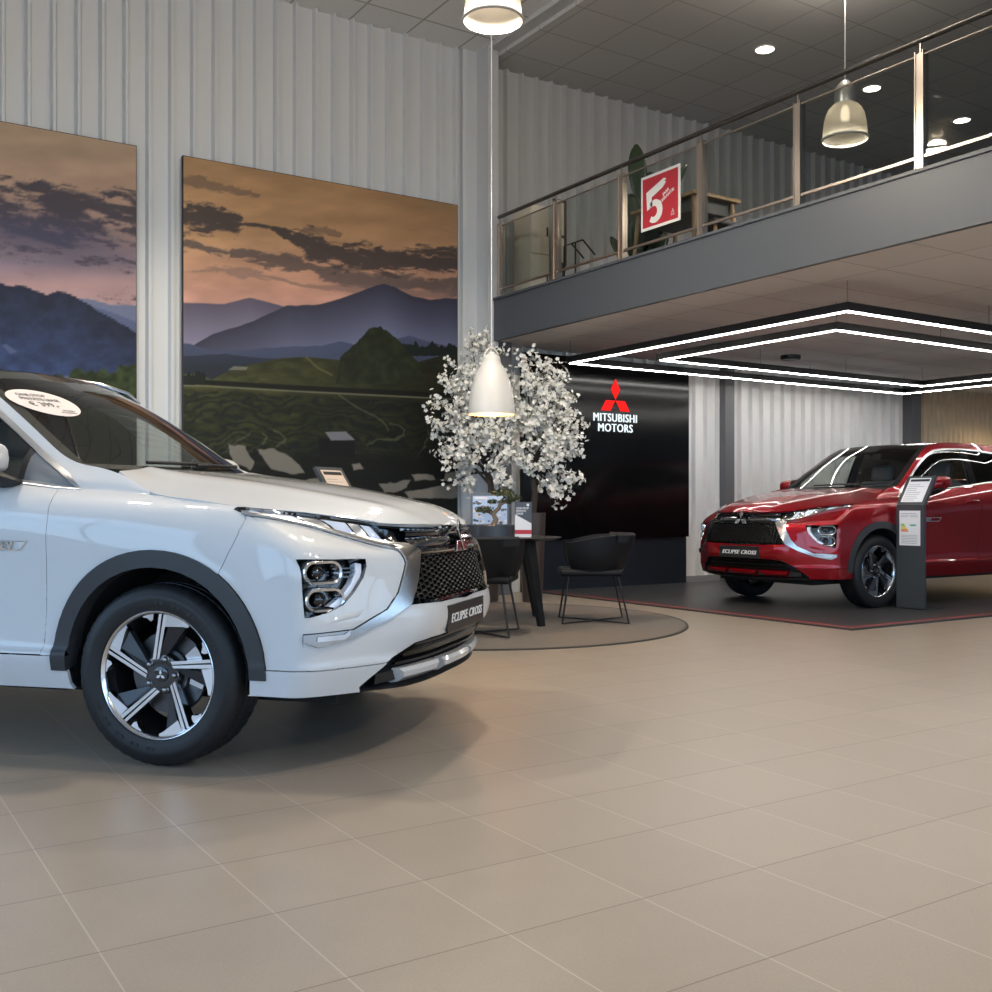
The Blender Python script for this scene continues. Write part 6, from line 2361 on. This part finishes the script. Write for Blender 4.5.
# cabinet, framed panel and trolley in the gallery corner
M['beige'] = mat('beige_laminate', (0.78, 0.69, 0.55), 0.5)
M['brown_frame'] = mat('brown_frame', (0.10, 0.065, 0.04), 0.4)
t = thing('cabinet', 'beige two part cabinet at the gallery corner by the wall', 'cabinet', (6.74, 9.62, DZ))
b = MB(); b.box2((-.12, -.13, 0), (.12, .20, 1.10)); b.obj('body', M['beige'], t, 0, bevel=.004)
for z0, z1 in ((.04, .54), (.56, 1.06)):
    b = MB(); b.box2((-.115, -.146, z0), (.115, -.131, z1)); dr = b.obj('door', M['beige'], t, 0, bevel=.003)
    b = MB(); b.box2((.08, -.162, (z0 + z1) / 2 - .05), (.09, -.146, (z0 + z1) / 2 + .05)); b.obj('handle', M['rail_dark'], dr, 0)
t = thing('framed_picture', 'brown framed panel leaning on the beige gallery cabinet', 'picture frame', (6.88, 9.30, DZ + .42))
b = MB()
for lo, hi in (((-.09, 0, 0), (-.06, .02, .72)), ((.06, 0, 0), (.09, .02, .72)), ((-.06, 0, 0), (.06, .02, .03)), ((-.06, 0, .69), (.06, .02, .72)), ((-.06, 0, .30), (.06, .02, .33))):
    b.box2(lo, hi)
b.obj('frame', M['brown_frame'], t, 0)
b = MB(); b.box2((-.06, .008, .03), (.06, .014, .69)); b.obj('panel', M['beige'], t, 0)
b = MB(); b.beam((-.05, .015, 0), (-.05, .015, -.42), .015, .015); b.beam((.05, .015, 0), (.05, .015, -.42), .015, .015); b.obj('stand_leg', M['brown_frame'], t, 0)
t = thing('trolley', 'small black wire trolley on the gallery floor beside the cabinet', 'trolley', (7.05, 9.05, DZ))
b = MB()
b.tube([(-.15, 0, .05), (-.15, 0, .62), (-.05, 0, .66), (.12, 0, .52)], .010, 8)
b.tube([(-.15, .2, .05), (-.15, .2, .62), (-.05, .2, .66), (.12, .2, .52)], .010, 8)
b.tube([(-.05, 0, .66), (-.05, .2, .66)], .010, 8)
b.obj('handle_frame', M['black_metal'], t, 50)
b = MB(); b.box2((-.18, -.03, .04), (.22, .23, .10)); b.obj('tray', M['black_metal'], t, 0)

# ------------------------------------------------------------------ information stands
M['kiosk'] = mat('anthracite_stand', (0.042, 0.048, 0.054), 0.42)
M['paper'] = mat('white_paper', (0.76, 0.77, 0.80), 0.5)
M['paper_warm'] = mat('cream_paper', (0.62, 0.50, 0.40), 0.5)
M['ink'] = mat('printed_grey', (0.26, 0.27, 0.30), 0.5)
M['e_green'] = mat('label_green', (0.25, 0.55, 0.12), 0.5)
M['e_yellow'] = mat('label_yellow', (0.75, 0.62, 0.08), 0.5)
M['e_orange'] = mat('label_orange', (0.75, 0.20, 0.06), 0.5)
M['e_teal'] = mat('label_teal', (0.05, 0.38, 0.30), 0.5)
def kiosk(label, x, y, z, rz, second, warm):
    """folded sheet stand: its face looks along local -y"""
    t = thing('information_stand', label, 'information stand', (x, y, z), rz)
    w = .150
    prof = [(0, .0), (0, .985), (.185, 1.262), (.205, 1.250), (.028, .978), (.028, .0)]
    b = MB()
    n = len(prof)
    vs = [(-w, p[0], p[1]) for p in prof] + [(w, p[0], p[1]) for p in prof]
    fs = [(0, 1, 4, 5), (1, 2, 3, 4)]
    fs = [tuple(f) for f in fs] + [tuple(i + n for i in f[::-1]) for f in fs]
    for i in range(n):
        j = (i + 1) % n
        fs.append((j, i, i + n, j + n))
    b.add(vs, fs)
    b.obj('stand_panel', M['kiosk'], t, 0)
    b = MB(); b.box2((-w, 0, 0), (w, .36, .008)); b.obj('base_plate', M['kiosk'], t, 0)
    d = Vector((0, .185, .277)).normalized()
    nrm = Vector((0, -d.z, d.y))
    def F(x, s):
        return frame(Vector((x, 0, .985)) + d * s + nrm * .0012, (1, 0, 0), d)
    def rect(mb, Fm, x0, y0, x1, y1, h, mi=0):
        mb.add([Fm @ Vector(p) for p in ((x0, y0, h), (x1, y0, h), (x1, y1, h), (x0, y1, h))], [(0, 1, 2, 3)], mi)
    b = MB()
    Fm = F(0, 0)
    b.prism([(-.115, .030), (.115, .030), (.115, .305), (-.115, .305)], 0, .002, Fm)
    sh = b.obj('sheet', M['paper_warm'] if warm else M['paper'], t, 0)
    b = MB()
    rect(b, Fm, -.100, .265, .105, .292, .0025, 1)
    r = random.Random(3)
    for k in range(9):
        y0 = .05 + k * .022
        rect(b, Fm, -.10, y0, -.10 + r.uniform(.10, .19), y0 + .005, .0025, 0)
    b.obj('printed_lettering', [M['ink'], M['black_matt']], sh, 0)
    if second:
        Fm = frame((0, -.0012, .58), (1, 0, 0), (0, 0, 1))
        b = MB(); b.prism([(-.115, .02), (.110, .02), (.110, .350), (-.115, .350)], 0, .002, Fm)
        sh = b.obj('energy_label', M['paper'], t, 0)
        b = MB()
        for k in range(3):
            rect(b, Fm, -.10, .29 + k * .015, -.02 + .01 * k, .294 + k * .015, .0025, 0)
            rect(b, Fm, .0, .29 + k * .015, .09 - .01 * k, .294 + k * .015, .0025, 0)
        for k, mi in enumerate((1, 1, 2, 2, 3, 3)):
            rect(b, Fm, -.095, .215 - k * .013, -.060 + .009 * k, .226 - k * .013, .0025, mi)
        rect(b, Fm, .0, .205, .065, .220, .0025, 4)
        for k in range(6):
            rect(b, Fm, -.095, .04 + k * .015, .08, .0435 + k * .015, .0025, 0)
        b.obj('printed_lettering', [M['ink'], M['e_green'], M['e_yellow'], M['e_orange'], M['e_teal']], sh, 0)
    return t
kiosk('anthracite information stand with two white sheets in front of the red car', 8.70, 6.20, PLAT_Z + .0005, -PI / 2, True, False)
kx, ky = plan(-1.00, 7.2)
kiosk('information stand with a cream sheet peeking over the white bonnet', kx, ky, 0.0005, .50, False, True)

# ------------------------------------------------------------------ daylight, camera
w = bpy.data.worlds.new('daylight')
SC.world = w
w.use_nodes = True
nt = w.node_tree
N, L = nt.nodes.new, nt.links.new
bg = nt.nodes['Background']
tc = N('ShaderNodeTexCoord')
sp = N('ShaderNodeSeparateXYZ')
L(tc.outputs['Generated'], sp.inputs[0])
cr = N('ShaderNodeValToRGB')
cr.color_ramp.elements[0].position = 0.0
cr.color_ramp.elements[0].color = (0.22, 0.22, 0.22, 1)
cr.color_ramp.elements[1].position = 1.0
cr.color_ramp.elements[1].color = (0.42, 0.62, 1.0, 1)
for pos, c in ((.48, (0.25, 0.26, 0.27)), (.505, (0.56, 0.77, 1.0)), (.62, (0.42, 0.67, 1.0))):
    e = cr.color_ramp.elements.new(pos)
    e.color = col4(c)
mp = N('ShaderNodeMapRange')
mp.inputs['From Min'].default_value = -1
mp.inputs['From Max'].default_value = 1
L(sp.outputs['Z'], mp.inputs['Value'])
L(mp.outputs['Result'], cr.inputs['Fac'])
L(cr.outputs['Color'], bg.inputs['Color'])
bg.inputs['Strength'].default_value = SKY

cam = bpy.data.cameras.new('camera')
co = bpy.data.objects.new('camera', cam)
COL.objects.link(co)
co.location = (0, 0, 1.0)
co.rotation_euler = (PI / 2, 0, -YAW)
cam.sensor_width = 36
cam.lens = 36 * 1050 / 992
cam.shift_y = 9 / 992
cam.clip_start = .05
SC.camera = co
vs = SC.view_settings
vs.view_transform = 'Standard'
vs.look = 'None'
vs.gamma = 1
vs.use_curve_mapping = False
vs.exposure = EXPO
SC.cycles.use_denoising = True
SC.cycles.max_bounces = 10
SC.cycles.diffuse_bounces = 5
SC.cycles.glossy_bounces = 5
SC.cycles.transparent_max_bounces = 16
SC.cycles.sample_clamp_indirect = 6.0
SC.cycles.caustics_reflective = False
SC.cycles.caustics_refractive = False
